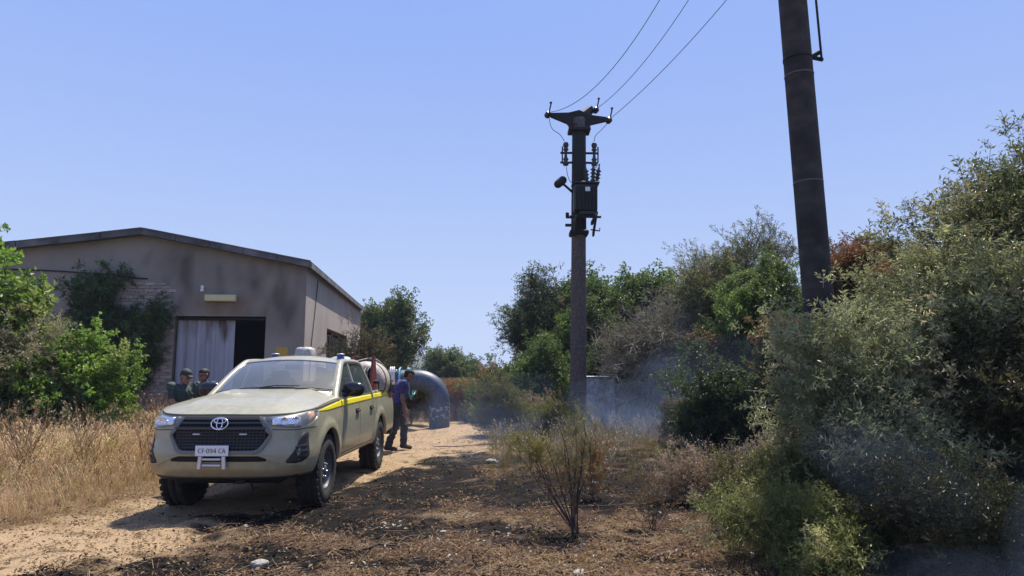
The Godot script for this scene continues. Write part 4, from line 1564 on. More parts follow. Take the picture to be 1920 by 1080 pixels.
func joints(over := {}) -> Dictionary:
	var j := {"pelvis": Vector3(0, .95, 0), "chest": Vector3(0, 1.30, .01), "neck": Vector3(0, 1.47, .01), "head": Vector3(0, 1.61, .035), "headf": Vector3(0, 0, 1), "headup": Vector3(0, 1, 0),
		"sh_l": Vector3(.185, 1.41, .0), "el_l": Vector3(.245, 1.13, -.03), "wr_l": Vector3(.25, .89, .07), "sh_r": Vector3(-.185, 1.41, .0), "el_r": Vector3(-.245, 1.13, -.03), "wr_r": Vector3(-.25, .89, .07),
		"hip_l": Vector3(.09, .91, 0), "kn_l": Vector3(.105, .50, .02), "an_l": Vector3(.11, .085, -.02), "toe_l": Vector3(.13, .045, .13), "hip_r": Vector3(-.09, .91, 0), "kn_r": Vector3(-.105, .50, .02), "an_r": Vector3(-.11, .085, -.02), "toe_r": Vector3(-.13, .045, .13)}
	j.merge(over, true)
	return j

func build_people() -> void:
	# walking round the tail of the truck, bent forward, head down
	var j := joints({"pelvis": Vector3(0, .88, -.02), "chest": Vector3(0, 1.21, .08), "neck": Vector3(0, 1.37, .14), "head": Vector3(0, 1.48, .23), "headf": Vector3(.0, -.5, .86), "headup": Vector3(0, .86, .5),
		"sh_l": Vector3(.18, 1.32, .08), "el_l": Vector3(.22, 1.04, .14), "wr_l": Vector3(.20, .80, .22), "sh_r": Vector3(-.18, 1.32, .08), "el_r": Vector3(-.23, 1.03, .05), "wr_r": Vector3(-.235, .78, .11),
		"hip_l": Vector3(.09, .85, .0), "kn_l": Vector3(.11, .49, .17), "an_l": Vector3(.11, .10, .17), "toe_l": Vector3(.12, .045, .31), "hip_r": Vector3(-.09, .85, -.04), "kn_r": Vector3(-.10, .46, -.06), "an_r": Vector3(-.11, .095, -.19), "toe_r": Vector3(-.12, .045, -.04)})
	person("person in violet blue T-shirt and dark trousers stepping behind the truck with lowered head", Vector3(-2.29, .0, -14.0), deg_to_rad(112), j, Color(.032, .031, .115), Color(.013, .014, .022), Color(.17, .095, .065), Color(.012, .01, .01), .55, false)
	# two rangers beyond the bonnet
	j = joints({"chest": Vector3(0, 1.28, .05), "neck": Vector3(0, 1.43, .07), "head": Vector3(0, 1.555, .12), "headf": Vector3(-.15, -.25, .95), "headup": Vector3(0, .97, .25), "el_r": Vector3(-.22, 1.12, .08), "wr_r": Vector3(-.12, 1.05, .30), "el_l": Vector3(.22, 1.12, .08), "wr_l": Vector3(.12, 1.07, .30)})
	var ranger := person("person in dark cap and green shirt standing in profile beyond the truck bonnet", Vector3(-5.46, 0, -11.5), deg_to_rad(72), j, Color(.022, .042, .036), Color(.025, .03, .03), Color(.24, .13, .09), Color(.012, .01, .01), .6, true)
	j = joints({"head": Vector3(0, 1.60, .04), "headf": Vector3(-.25, -.12, .96), "headup": Vector3(0, .99, .12), "el_r": Vector3(-.24, 1.13, .03), "wr_r": Vector3(-.14, 1.02, .26)})
	ranger.scale = Vector3.ONE * .93
	ranger = person("bareheaded dark haired person in dark green shirt facing the capped one", Vector3(-5.53, 0, -12.6), deg_to_rad(-12), j, Color(.018, .032, .028), Color(.025, .03, .03), Color(.20, .105, .075), Color(.01, .009, .009), .6, false)
	ranger.scale = Vector3.ONE * .93

# ------------------------------------------------------------------ poles and lines
func ring_bend(st: SurfaceTool, path: Array, r: float, n := 6) -> void:
	tube(st, curve(path, 5), r, n)

func build_poles() -> Array:
	var o := thing("transformer_pole", "concrete power pole carrying a transformer, insulators and a street lamp", "power pole", Vector3(1.78, 0, -19.0))
	o.rotation.z = deg_to_rad(-.85)
	var st := begin()
	lathe(st, [Vector2(.235, -.2), Vector2(.225, 1.5), Vector2(.205, 4.5), Vector2(.185, 8.72), Vector2(0, 8.74)], Transform3D.IDENTITY, 28)
	part("shaft", done(st), M.concrete, o)
	for y in [1.05, 2.25]:
		st = begin()
		lathe(st, [Vector2(.228, y - .012), Vector2(.232, y - .012), Vector2(.230, y + .012), Vector2(.226, y + .012)], Transform3D.IDENTITY, 28)
		part("band", done(st), M.pale_band, o)
	# upper sleeve, darker than the shaft
	st = begin()
	lathe(st, [Vector2(.207, 5.45), Vector2(.215, 5.47), Vector2(.20, 7.4), Vector2(.196, 8.40), Vector2(.19, 8.42)], Transform3D.IDENTITY, 28)
	part("dark_sleeve", done(st), M.iron, o)
	# cross arm: three branching beams, each to one insulator set
	st = begin()
	box(st, Vector3(0, 8.36, 0), Vector3(.62, .10, .5), Basis.IDENTITY, .02)
	prism(st, PackedVector2Array([Vector2(-.82, 8.78), Vector2(-.82, 8.86), Vector2(-.3, 8.88), Vector2(0, 8.96), Vector2(.3, 8.82), Vector2(.78, 8.76), Vector2(.78, 8.67), Vector2(.35, 8.56), Vector2(.24, 8.42), Vector2(-.24, 8.42), Vector2(-.34, 8.58)]), .16)
	prism(st, PackedVector2Array([Vector2(-.25, 8.5), Vector2(.12, 8.5), Vector2(.95, 9.25), Vector2(.95, 9.40), Vector2(.82, 9.42), Vector2(.1, 8.95)]), .14, Transform3D(Basis(Vector3.UP, deg_to_rad(62)), Vector3(.0, 0, -.05)))
	part("cross_arm", done(st), M.iron, o)
	var tips := []
	for e in [Vector3(-.88, 8.84, .02), Vector3(.58, 9.30, -.75), Vector3(.86, 8.70, .02)]:
		var ins := Node3D.new(); ins.name = "insulator"; o.add_child(ins, true)
		st = begin()
		var toward := Vector3(.3, .12, 1).normalized()
		var xf := along(toward, e - toward * .10)
		lathe(st, [Vector2(0, -.03), Vector2(.03, -.02), Vector2(.085, 0), Vector2(.09, .03), Vector2(.04, .05), Vector2(.04, .07), Vector2(.085, .08), Vector2(.09, .11), Vector2(.04, .13), Vector2(.03, .20), Vector2(0, .21)], xf, 14)
		part("discs", done(st), M.porcelain, ins)
		st = begin()
		var h0: Vector3 = e + Vector3(.02, .02, .0)
		tube(st, [h0, h0 + Vector3(.03, .16, .0), h0 + Vector3(.07, .34, .03)], .022, 6)
		lathe(st, [Vector2(0, 0), Vector2(.035, .01), Vector2(.035, .05), Vector2(0, .06)], Transform3D(Basis.IDENTITY, h0 + Vector3(.05, .28, .02)), 8)
		part("arcing_horn", done(st), M.iron, ins)
		tips.append(o.transform * (e + toward * .12))
	# fuse cut-outs on two arms
	for s in [-1.0, 1.0]:
		var fu := Node3D.new(); fu.name = "fuse_cutout"; o.add_child(fu, true)
		st = begin()
		for y in [7.70, 7.42]: box(st, Vector3(.28 * s, y, .05), Vector3(.5, .055, .055), Basis.IDENTITY, .008)
		part("arm", done(st), M.iron, fu)
		st = begin()
		var c := Vector3(.40 * s + .02, 7.30, .10)
		lathe(st, [Vector2(0, 0), Vector2(.07, .02), Vector2(.09, .07), Vector2(.07, .12), Vector2(.05, .15), Vector2(.085, .2), Vector2(.05, .24), Vector2(.04, .30), Vector2(.04, .42), Vector2(.05, .44), Vector2(.085, .48), Vector2(.05, .52), Vector2(.07, .56), Vector2(.085, .62), Vector2(.06, .68), Vector2(0, .70)], Transform3D(Basis.IDENTITY, c), 14)
		part("porcelain", done(st), M.porcelain, fu)
		st = begin()
		tube(st, [c + Vector3(.1 * s, .1, .05), c + Vector3(.1 * s, .55, .05)], .022, 6)
		part("fuse_tube", done(st), M.iron, fu)
	# transformer on its shelf
	var tr := Node3D.new(); tr.name = "transformer"; o.add_child(tr, true)
	st = begin()
	box(st, Vector3(.14, 6.30, .36), Vector3(.64, .76, .42), Basis.IDENTITY, .03)
	box(st, Vector3(.14, 6.71, .36), Vector3(.74, .06, .48), Basis.IDENTITY, .01)
	box(st, Vector3(.22, 5.86, .38), Vector3(.5, .12, .4), Basis.IDENTITY, .02)
	part("tank", done(st), M.iron_green, tr)
	for k in 7:
		st = begin()
		box(st, Vector3(-.14 + k * .094, 6.28, .60), Vector3(.018, .62, .10), Basis.IDENTITY, .004)
		part("fin", done(st), M.iron_green, tr)
	part("maker_plate", box_mesh(Vector3(.13, .12, .01), .002, Vector3(.18, 6.50, .655)), M.white, tr)
	for e in [Vector3(.20, 6.75, .30), Vector3(.34, 6.75, .46), Vector3(.46, 6.75, .34)]:
		st = begin()
		var tilt := along(Vector3((e.x - .3) * .9, 1, (e.z - .35) * .4), e)
		var prof := [Vector2(.055, 0)]
		for k in 4:
			prof.append(Vector2(.045, .02 + k * .10)); prof.append(Vector2(.088, .05 + k * .10)); prof.append(Vector2(.048, .075 + k * .10))
		prof.append(Vector2(.02, .46)); prof.append(Vector2(.02, .56)); prof.append(Vector2(0, .57))
		lathe(st, prof, tilt, 12)
		part("bushing", done(st), M.porcelain, tr)
	st = begin()
	for s in [-1.0, 1.0]:
		box(st, Vector3(.12 + .26 * s, 5.72, .34), Vector3(.07, .10, .95), Basis.IDENTITY, .01)
		prism(st, PackedVector2Array([Vector2(0, 0), Vector2(.10, 0), Vector2(.72, .36), Vector2(.72, .46), Vector2(0, .12)]), .05, Transform3D(Basis(Vector3.UP, -PI / 2), Vector3(.12 + .26 * s, 5.28, .18)))
	box(st, Vector3(.12, 5.74, .60), Vector3(.86, .05, .10), Basis.IDENTITY, .01)
	box(st, Vector3(0, 5.40, 0), Vector3(.52, .14, .50), Basis.IDENTITY, .03)
	box(st, Vector3(-.30, 5.62, .05), Vector3(.16, .07, .10), Basis.IDENTITY, .01)
	box(st, Vector3(-.26, 5.85, .0), Vector3(.20, .05, .05), Basis.IDENTITY, .01)
	lathe(st, [Vector2(.05, 0), Vector2(.05, .12), Vector2(0, .14)], Transform3D(Basis.IDENTITY, Vector3(-.32, 5.86, .02)), 10)
	tube(st, [Vector3(.3, 5.45, .3), Vector3(.55, 5.42, .3), Vector3(.55, 5.5, .3)], .02, 6)
	part("shelf", done(st), M.iron, tr)
	# street lamp on a short arm
	var sl := Node3D.new(); sl.name = "street_lamp"; o.add_child(sl, true)
	st = begin()
	tube(st, curve([Vector3(-.16, 6.54, .06), Vector3(-.32, 6.66, .14), Vector3(-.48, 6.77, .22)], 4), .035, 8)
	part("arm", done(st), M.iron, sl)
	st = begin()
	lathe(st, [Vector2(0, -.20), Vector2(.08, -.19), Vector2(.115, -.14), Vector2(.12, .02), Vector2(.11, .13), Vector2(.08, .18), Vector2(0, .19)], along(Vector3(-.62, -.62, .35), Vector3(-.54, 6.79, .25)), 18)
	part("lamp_head", done(st), M.iron, sl)
	st = begin()
	ring_bend(st, [Vector3(-.86, 8.80, .0), Vector3(-.78, 8.42, .05), Vector3(-.55, 8.22, .1), Vector3(-.42, 8.02, .1)], .009)
	part("jumper_wire", done(st), M.iron, o)
	st = begin()
	ring_bend(st, [Vector3(.86, 8.66, .0), Vector3(.66, 8.42, .05), Vector3(.46, 8.2, .1), Vector3(.42, 8.02, .1)], .009)
	part("jumper_wire", done(st), M.iron, o)
	st = begin()
	ring_bend(st, [Vector3(-.36, 7.28, .1), Vector3(-.32, 7.0, .14), Vector3(-.2, 6.8, .2), Vector3(.1, 7.0, .26), Vector3(.17, 7.3, .3)], .009)
	part("jumper_wire", done(st), M.iron, o)
	st = begin()
	ring_bend(st, [Vector3(.44, 7.28, .1), Vector3(.47, 7.25, .2), Vector3(.5, 7.3, .34)], .009)
	part("jumper_wire", done(st), M.iron, o)
	# second pole, nearer and leaning a touch
	var q := thing("leaning_pole", "thick dark concrete pole rising tilted out of the olive shrubs", "power pole", Vector3(4.52, 0, -10.0))
	q.rotation.z = deg_to_rad(1.75)
	st = begin()
	lathe(st, [Vector2(.222, -.3), Vector2(.212, 2.4), Vector2(.203, 7.2), Vector2(.19, 11.6), Vector2(0, 11.62)], Transform3D.IDENTITY, 32)
	part("shaft", done(st), M.concrete_dark, q)
	for y in [4.32, 5.98]:
		st = begin()
		lathe(st, [Vector2(.206, y - .012), Vector2(.2125, y - .010), Vector2(.2115, y + .010), Vector2(.204, y + .012)], Transform3D.IDENTITY, 32)
		part("band", done(st), M.pale_band, q)
	st = begin()
	lathe(st, [Vector2(.204, 6.22), Vector2(.212, 6.22), Vector2(.211, 6.27), Vector2(.203, 6.27)], Transform3D.IDENTITY, 32)
	box(st, Vector3(.27, 6.24, .02), Vector3(.22, .05, .05), Basis(Vector3.BACK, -.25), .008)
	box(st, Vector3(.27, 6.30, .02), Vector3(.14, .06, .06), Basis(Vector3.BACK, .5), .008)
	part("clamp", done(st), M.iron, q)
	st = begin()
	tube(st, [Vector3(.34, 6.2, .05), Vector3(.33, 8.0, .05), Vector3(.30, 10.6, .05)], .018, 8)
	part("stay_rod", done(st), M.iron, q)
	st = begin()
	box(st, Vector3(1.1, 11.25, 0), Vector3(2.7, .14, .14), Basis.IDENTITY, .02)
	box(st, Vector3(.6, 10.85, 0), Vector3(1.3, .08, .08), Basis(Vector3.BACK, .6), .02)
	part("cross_arm", done(st), M.iron, q)
	var far := []
	for e in [Vector3(.08, 11.36, 0), Vector3(.85, 11.36, 0), Vector3(2.32, 11.36, 0)]:
		st = begin()
		lathe(st, [Vector2(.03, -.06), Vector2(.08, 0), Vector2(.05, .03), Vector2(.07, .07), Vector2(.03, .12), Vector2(0, .13)], Transform3D(Basis.IDENTITY, e), 12)
		part("insulator", done(st), M.porcelain, q)
		far.append(q.transform * (e + Vector3(0, .08, 0)))
	return [tips, far]

func build_lines(ends: Array) -> void:
	var names := ["overhead wire from the left arm of the transformer pole", "overhead wire from the raised middle arm of the transformer pole", "overhead wire from the right arm of the transformer pole"]
	for k in 3:
		var a: Vector3 = ends[0][k]
		var b: Vector3 = ends[1][k]
		var pts := []
		for i in 33:
			var t := i / 32.0
			var p := a.lerp(b, t)
			p.y -= 4.0 * t * (1 - t) * [1.4, .8, .5][k]
			pts.append(p)
		var st := begin()
		tube(st, pts, .0085, 6)
		tag(part("power_line", done(st), M.wire), names[k], "wire", "wires between the two poles")

# ------------------------------------------------------------------ pipe bend, cabinet, sack, stones
func build_pipe() -> void:
	var o := thing("pipe_bend", "large blue grey pipe bend coming out of the ground with paint peeling at its foot", "pipe", Vector3(-2.06, 0, -20.0))
	var path := [Vector3(0, .60, 0)]
	var R := .62
	for i in 15:
		var a := PI * .5 * i / 14.0
		path.append(Vector3(-R + R * cos(a), .72 + R * sin(a), 0))
	path.append(Vector3(-1.5, 1.34, 0)); path.append(Vector3(-3.4, 1.34, 0))
	var st := begin()
	tube(st, path, .285, 28)
	part("bend", done(st), M.pipe, o)
	st = begin()
	tube(st, [Vector3(0, -.25, 0), Vector3(0, .66, 0)], .292, 28)
	part("riser", done(st), M.pipe_dark, o)
	for e in [[Vector3(0, .64, 0), Vector3.UP], [Vector3(-1.15, 1.34, 0), Vector3.LEFT]]:
		var fl := Node3D.new(); fl.name = "flange"; o.add_child(fl, true)
		st = begin()
		lathe(st, [Vector2(.285, -.03), Vector2(.335 if e[1] == Vector3.LEFT else .305, -.03), Vector2(.335 if e[1] == Vector3.LEFT else .305, .03), Vector2(.285, .03)], along(e[1], e[0]), 32, -1)
		part("ring", done(st), M.pipe_dark, fl)
		if e[1] == Vector3.LEFT:
			st = begin()
			for k in 12:
				var xf := along(e[1], e[0])
				var a := TAU * k / 12
				lathe(st, [Vector2(.018, -.05), Vector2(.018, .05), Vector2(0, .05)], xf * Transform3D(Basis.IDENTITY, Vector3(.312 * cos(a), 0, .312 * sin(a))), 6)
			tag(part("bolt", done(st), M.iron, fl), "", "", "", "stuff")
	# flakes of loose pale paint
	var r := rnd(91)
	st = begin()
	for k in 46:
		var a := r.randf_range(.15, PI - .15)
		var y := r.randf_range(.16, .62) if k % 3 else r.randf_range(.46, .60)
		var c := Vector3(cos(a) * .294, y, sin(a) * .294)
		var t := Vector3(-sin(a), 0, cos(a))
		var w := r.randf_range(.015, .06); var h := r.randf_range(.008, .03)
		var nrm := Vector3(cos(a), 0, sin(a)) * .006
		quad(st, c + t * w - Vector3(0, h, 0) + nrm, c - t * w * .8 - Vector3(0, h * .6, 0) + nrm, c - t * w + Vector3(0, h, 0) + nrm, c + t * w * .7 + Vector3(0, h * 1.3, 0) + nrm)
	tag(part("paint_flakes", done(st), M.peel, o), "", "", "", "stuff")
	# blue hose hung in loops over the pipe
	st = begin()
	var c := []
	var n := 150
	for i in n:
		var a := TAU * i / 30.0
		var k := i / 30.0
		c.append(Vector3(-3.22 + .085 * k + .06 * sin(a * .5 + k), 1.30 + (.36 + .04 * sin(k * 2.3)) * cos(a) - .05 * (1 - cos(a)), -19.96 + (.34 + .02 * k) * sin(a)))
	tube(st, c, .026, 6)
	var h := part("blue_hose", done(st), M.hose)
	tag(h, "coil of light blue hose looped over the level end of the pipe", "hose")
	st = begin()
	c = []
	for i in 70:
		var a := TAU * i / 24.0
		c.append(Vector3(-3.42 + .05 * i / 24.0, 1.46 + .24 * cos(a), -19.7 + .16 * sin(a)))
	tube(st, c, .022, 6)
	h = part("white_hose", done(st), M.white)
	tag(h, "pale hose coiled beside the blue one", "hose")

func build_small() -> void:
	var o := thing("metal_cabinet", "tall blue grey sheet metal cabinet standing behind the transformer pole", "cabinet", Vector3(2.52, 0, -20.2), .05)
	var st := begin()
	box(st, Vector3(0, .74, 0), Vector3(.82, 1.36, .4), Basis.IDENTITY, .012)
	part("casing", done(st), M.cabinet, o)
	st = begin()
	box(st, Vector3(0, 1.435, .02), Vector3(.9, .035, .5), Basis.IDENTITY, .008)
	part("lid", done(st), M.alu, o)
	for s in [-1, 1]:
		st = begin()
		box(st, Vector3(s * .198, .74, .206), Vector3(.385, 1.28, .014), Basis.IDENTITY, .004)
		var d := part("door", done(st), M.cabinet, o)
		st = begin()
		box(st, Vector3(s * .04, .78, .222), Vector3(.02, .12, .02), Basis.IDENTITY, .005)
		part("handle", done(st), M.iron, d)
	# black sack hung in the bushes
	o = thing("plastic_sack", "ragged black plastic sack hanging in the low bushes by the track", "sack", Vector3(-.70, .60, -20.5))
	st = begin()
	var ns := noise(61, 3.0, 3)
	var rows := []
	for i in 19:
		var t := i / 18.0
		var row := PackedVector3Array()
		for k in 29:
			var a := -TAU * k / 28.0
			var rad := .23 * pow(sin(PI * clampf(.08 + t * .92, 0, 1)), .6) * (1.0 - .35 * t)
			var d := Vector3(cos(a), 0, sin(a) * .7)
			var w := ns.get_noise_3d(d.x * .6, t, d.z * .6) * .13
			row.append(d * (rad + w * rad * 2.2) + Vector3(.12 * (1 - t) * (1 - t) - .05, t * .78 + w * .2, 0))
		rows.append(row)
	grid(st, rows)
	part("sack_body", done(st), M.sack, o)
	# wire fence strands at the right
	for k in 2:
		st = begin()
		var y := 1.30 - k * .20
		var pts := []
		for i in 21:
			var t := i / 20.0
			pts.append(Vector3(lerpf(2.95, 6.4, t), y - .10 * sin(PI * t) + .004 * (i % 2), -8.9 + .5 * t))
		tube(st, pts, .0035, 5)
		for i in 20:
			var p: Vector3 = pts[i].lerp(pts[i + 1], .4)
			tube(st, [p + Vector3(-.01, -.018, 0), p + Vector3(.01, .018, .01)], .0025, 4)
			tube(st, [p + Vector3(.01, -.015, .01), p + Vector3(-.01, .018, -.01)], .0025, 4)
		tag(part("barbed_wire", done(st), M.rim), ["upper strand of barbed wire running into the olive shrub", "lower strand of barbed wire running into the olive shrub"][k], "wire", "barbed wire strands")
	# stones and rubbish on the ground
	var r := rnd(71)
	var spots := [[-1.99, -5.69, .075, "flat pale stone lying in the foreground on the burnt strip"], [-2.62, -7.05, .04, "small dark grey stone just ahead of the truck bumper"], [-.66, -6.9, .035, "small pale stone on the charred patch left of the sapling"],
		[.62, -6.35, .03, "small white stone at the foot of the burnt sapling"], [.50, -5.42, .06, "pale flat stone at the lower edge in front of the sapling"], [-.35, -12.1, .10, "white lump of ash stone at the edge of the grey ash"], [1.15, -9.9, .06, "rounded pale stone among the scorched weeds behind the sapling"],
		[2.15, -10.4, .08, "upright white stone under the blue smoke"], [1.5, -11.2, .06, "whitish stone beside the dry tuft under the smoke"], [-1.6, -6.6, .03, "tiny chip of white stone on the straw in front of the truck"]]
	for e in spots:
		st = begin()
		var s: float = e[2]
		rows = []
		var nn := noise(r.randi() % 999, 6.0 / s * .1, 2)
		for i in 9:
			var a := PI * i / 8.0
			var row := PackedVector3Array()
			for k in 15:
				var b := TAU * k / 14.0
				var d := Vector3(sin(a) * cos(b), -cos(a), -sin(a) * sin(b))
				if k == 14: d = Vector3(sin(a), -cos(a), 0)
				row.append(Vector3(d.x * s, d.y * s * .45, d.z * s * .7) * (1 + nn.get_noise_3dv(d) * .5))
			rows.append(row)
		grid(st, rows)
		var m := part("stone", done(st), M.stone)
		m.position = Vector3(e[0], height(e[0], e[1]) + s * .22, e[1])
		m.rotation.y = r.randf() * TAU
		tag(m, e[3], "stone", "loose stones on the ground")
	spots = [[-1.2, -6.2, .55, .4, "thin charred stick lying on the burnt strip ahead of the truck"], [.25, -7.0, .7, 1.9, "blackened twig lying beside the charred patch by the sapling"], [1.0, -8.0, .9, .15, "long grey stick on the bare soil behind the dead weed"],
		[-.9, -11.4, .6, 2.6, "scorched stick at the near edge of the grey ash"], [1.9, -6.6, .5, 1.1, "short bent twig on the soil by the bright green low shrub"], [-1.1, -14.8, 1.1, .1, "bare branch lying across the pale track beyond the person"]]
	for e in spots:
		st = begin()
		var l: float = e[2]
		var p := []
		for i in 6: p.append(Vector3((i / 5.0 - .5) * l, .012 + .02 * r.randf(), r.randfn() * .03 * l))
		tube(st, p, [.007, .010, .009, .008, .006, .003], 5)
		for k in 2: tube(st, [p[2 + k], p[2 + k] + Vector3(.10, .05, .10 - .2 * k) * l], [.005, .002], 4)
		var m := part("stick", done(st), M.iron if r.randf() < .5 else M.twig)
		m.position = Vector3(e[0], height(e[0], e[1]), e[1])
		m.rotation.y = e[3]
		tag(m, e[4], "stick", "burnt sticks on the ground")

# ------------------------------------------------------------------ trees, shrubs, grasses
func build_plants() -> void:
	var r := rnd(101)
	# sprig kinds
	var olive := sprig("olive", 1, 1.0, 18, .24, .085, .8, 3, .010, Color(1.0, .85, .75))
	var olive_fine := sprig("olive_fine", 2, 1.0, 26, .21, .066, .9, 4, .009, Color(1.1, .9, .75))
	var broad := sprig("broad", 3, 1.0, 12, .40, .27, 1.1, 2, .010, Color(.9, .7, .5))
	var dense := sprig("dense", 4, 1.0, 30, .26, .13, 1.0, 4, .008, Color(.8, .7, .6))
	var far_leaf := sprig("far_leaf", 5, 1.0, 18, .34, .19, 1.1, 3, .0)
	var wispy := sprig("wispy", 6, 1.0, 22, .18, .042, .55, 4, .010, Color(1.2, .95, .8))
	var twiggy := sprig("twiggy", 7, 1.0, 12, .11, .04, .7, 7, .012, Color(.95, .9, .9))
	var heads := sprig("heads", 8, 1.0, 22, .16, .07, .6, 5, .009, Color(1.0, .9, .8))
	var bright := [Color(0.135, 0.236, 0.038), Color(0.223, 0.338, 0.061), Color(0.270, 0.324, 0.095)]
	var mid := [Color(.085, .130, .040), Color(.145, .195, .065), Color(.17, .18, .085)]
	var fresh := [Color(.135, .205, .056), Color(.19, .27, .08)]
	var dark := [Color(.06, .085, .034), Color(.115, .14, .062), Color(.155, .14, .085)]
	var olives := [Color(.085, .095, .048), Color(.155, .155, .085), Color(.19, .16, .09)]
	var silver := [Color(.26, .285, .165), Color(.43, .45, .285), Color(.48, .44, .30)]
	var grey := [Color(.26, .25, .19), Color(.38, .35, .28), Color(.20, .22, .12)]
	var rust := [Color(.15, .078, .046), Color(.25, .15, .09), Color(0.162, 0.149, 0.054)]

	# --- left side
	plant("leafy_tree", "bright green broad leaved tree at the left edge beside the warehouse gable", "tree",
		[[Vector3(-9.6, 2.95, -12.6), Vector3(.75, .42, .6)], [Vector3(-9.4, 2.5, -12.4), Vector3(.7, .42, .6)], [Vector3(-9.95, 3.35, -12.8), Vector3(.4, .3, .35)], [Vector3(-9.75, 4.05, -12.8), Vector3(.1, .12, .1)], [Vector3(-9.35, 3.65, -12.6), Vector3(.28, .06, .2)], [Vector3(-10.6, 2.9, -12.6), Vector3(.9, 1.0, .8)]],
		1000, broad, M.leaf, .30, bright, 201, .07, .3, .3, .35)
	var bl := lumps(Vector3(-8.15, 1.25, -12.6), Vector3(1.3, 1.05, .9), 18, r, .42, -.9)
	bl.append([Vector3(-7.45, 1.75, -12.7), Vector3(.5, .42, .5)])
	plant("broadleaf_shrub", "bright green leafy shrub in front of the warehouse wall, nearest its corner with the ivy", "shrub", bl, 3300, broad, M.leaf, .21, bright, 202, .035, .45, .35)
	bl = lumps(Vector3(-9.6, 1.1, -12.6), Vector3(.9, .9, .8), 12, r, .45, -.9)
	plant("broadleaf_shrub", "green leafy shrub at the left edge under the broad leaved tree", "shrub", bl, 1700, broad, M.leaf, .20, bright, 203, .035, .45, .35)
	bl = lumps(Vector3(-8.9, 1.75, -12.2), Vector3(1.1, .6, .6), 12, r, .42)
	plant("seeding_shrub", "greyish shrub with dry seed heads rising among the bright green leaves", "shrub", bl, 1300, heads, M.dry, .33, [Color(.33, .33, .20), Color(.50, .45, .32), Color(.22, .30, .09)], 204, .03, .8, .4)
	bl = lumps(Vector3(-8.3, .55, -11.9), Vector3(1.7, .5, .5), 12, r, .4)
	plant("undergrowth_bush", "dark low bush at the foot of the bright green shrub, above the dry grass", "bush", bl, 1600, dense, M.leaf, .22, dark, 205, .02, .5, .3)
	# ivy over the facade
	bl = []
	var wx := Transform3D(Basis(Vector3.UP, deg_to_rad(5.8)), Vector3(-5.98, 0, -20.0))
	for e in [[-5.8, 3.75, .4, .25], [-5.3, 3.9, .45, .18], [-6.0, 3.3, .4, .4], [-5.7, 2.9, .5, .45], [-5.2, 2.75, .6, .45], [-4.6, 2.75, .6, .3], [-4.15, 3.0, .3, .2], [-5.0, 2.2, .7, .5], [-4.6, 1.9, .5, .4], [-6.3, 2.5, .6, .5], [-5.6, 1.5, .8, .6]]:
		bl.append([wx * Vector3(e[0], e[1], .22), Vector3(e[2], e[3], .22)])
	plant("ivy", "dark green ivy climbing the warehouse wall left of the door", "climbing plant", bl, 2300, dense, M.leaf, .30, [Color(.065, .115, .045), Color(.115, .185, .065), Color(.16, .19, .08)], 206, .028, .2, .3, .35)
	# behind the truck, by the side wall
	bl = lumps(Vector3(-4.75, 1.3, -22.4), Vector3(.95, 1.15, .7), 12, r, .42, -.9)
	plant("straggly_bush", "brownish green straggly bush against the warehouse side wall", "bush", bl, 1500, wispy, M.leaf, .42, [Color(.08, .085, .04), Color(.15, .12, .075), Color(.2, .13, .09)], 207, .025, .6)
	bl = lumps(Vector3(-6.9, 3.0, -38.5), Vector3(2.1, 2.7, 1.8), 30, r, .36, -.9)
	plant("round_tree", "large round green tree behind the warehouse end", "tree", bl, 6200, far_leaf, M.leaf, .36, mid, 208, .16, .5, .45)
	bl = lumps(Vector3(-4.85, 1.95, -55.0), Vector3(1.75, 1.85, 1.6), 22, r, .40, -.8)
	plant("round_tree", "solitary round green tree down the track against the hazy ridge", "tree", bl, 3600, far_leaf, M.leaf, .38, mid, 209, .16, .5, .45)
	bl = lumps(Vector3(-3.3, 1.4, -62.0), Vector3(1.5, 1.3, 1.4), 10, r, .45, -.8)
	plant("round_tree", "small dim tree just right of the solitary round one", "tree", bl, 1400, far_leaf, M.leaf, .42, dark, 210, .12, .5, .45)
	# far belt between and behind, reads as one mass
	bl = []
	for i in 46:
		var x := -40.0 + i * 1.9 + r.randf_range(-.8, .8)
		if x > -9.5 and x < 0.0: continue
		var h := r.randf_range(1.6, 3.4) if x > 0 else r.randf_range(1.4, 2.6)
		bl.append([Vector3(x, h * .5, -62.0 + r.randf_range(-6, 8)), Vector3(2.2, h * .6, 2.0)])
	for i in 5: bl.append([Vector3(-7.5 + i * 1.6, .45, -75.0), Vector3(2.0, .9, 1.5)])
	var sc := Scatter.new()
	crown(sc, bl, 6500, .62, mid, r, .4, .5)
	tag(put("far_scrub", sc, far_leaf, M.leaf), "far belt of scrub along the end of the fields", "scrub", "", "stuff")

	# --- right hedgerow, from the track end to the right
	bl = lumps(Vector3(-.15, .75, -22.5), Vector3(.95, .95, .8), 12, r, .42, -.9)
	plant("low_bush", "brown tipped green bush at the track end beside the black sack", "bush", bl, 1700, dense, M.leaf, .30, [mid[0], mid[1], Color(.17, .12, .07)], 220, .03)
	bl = lumps(Vector3(1.0, 1.15, -21.8), Vector3(1.05, 1.15, .8), 14, r, .42, -.9)
	plant("low_bush", "fresh green bush at the left of the transformer pole", "bush", bl, 2200, dense, M.leaf, .30, [mid[0], fresh[0], fresh[1]], 221, .03)
	bl = lumps(Vector3(1.15, 3.2, -27.5), Vector3(1.35, 1.75, 1.3), 20, r, .38, -.8)
	plant("dark_tree", "dark grey green tree to the left of the transformer pole", "tree", bl, 5200, olive, M.leaf, .50, dark, 222, .13, .5, .4)
	bl = lumps(Vector3(3.5, 3.1, -28.0), Vector3(1.9, 2.5, 1.5), 26, r, .38, -.8)
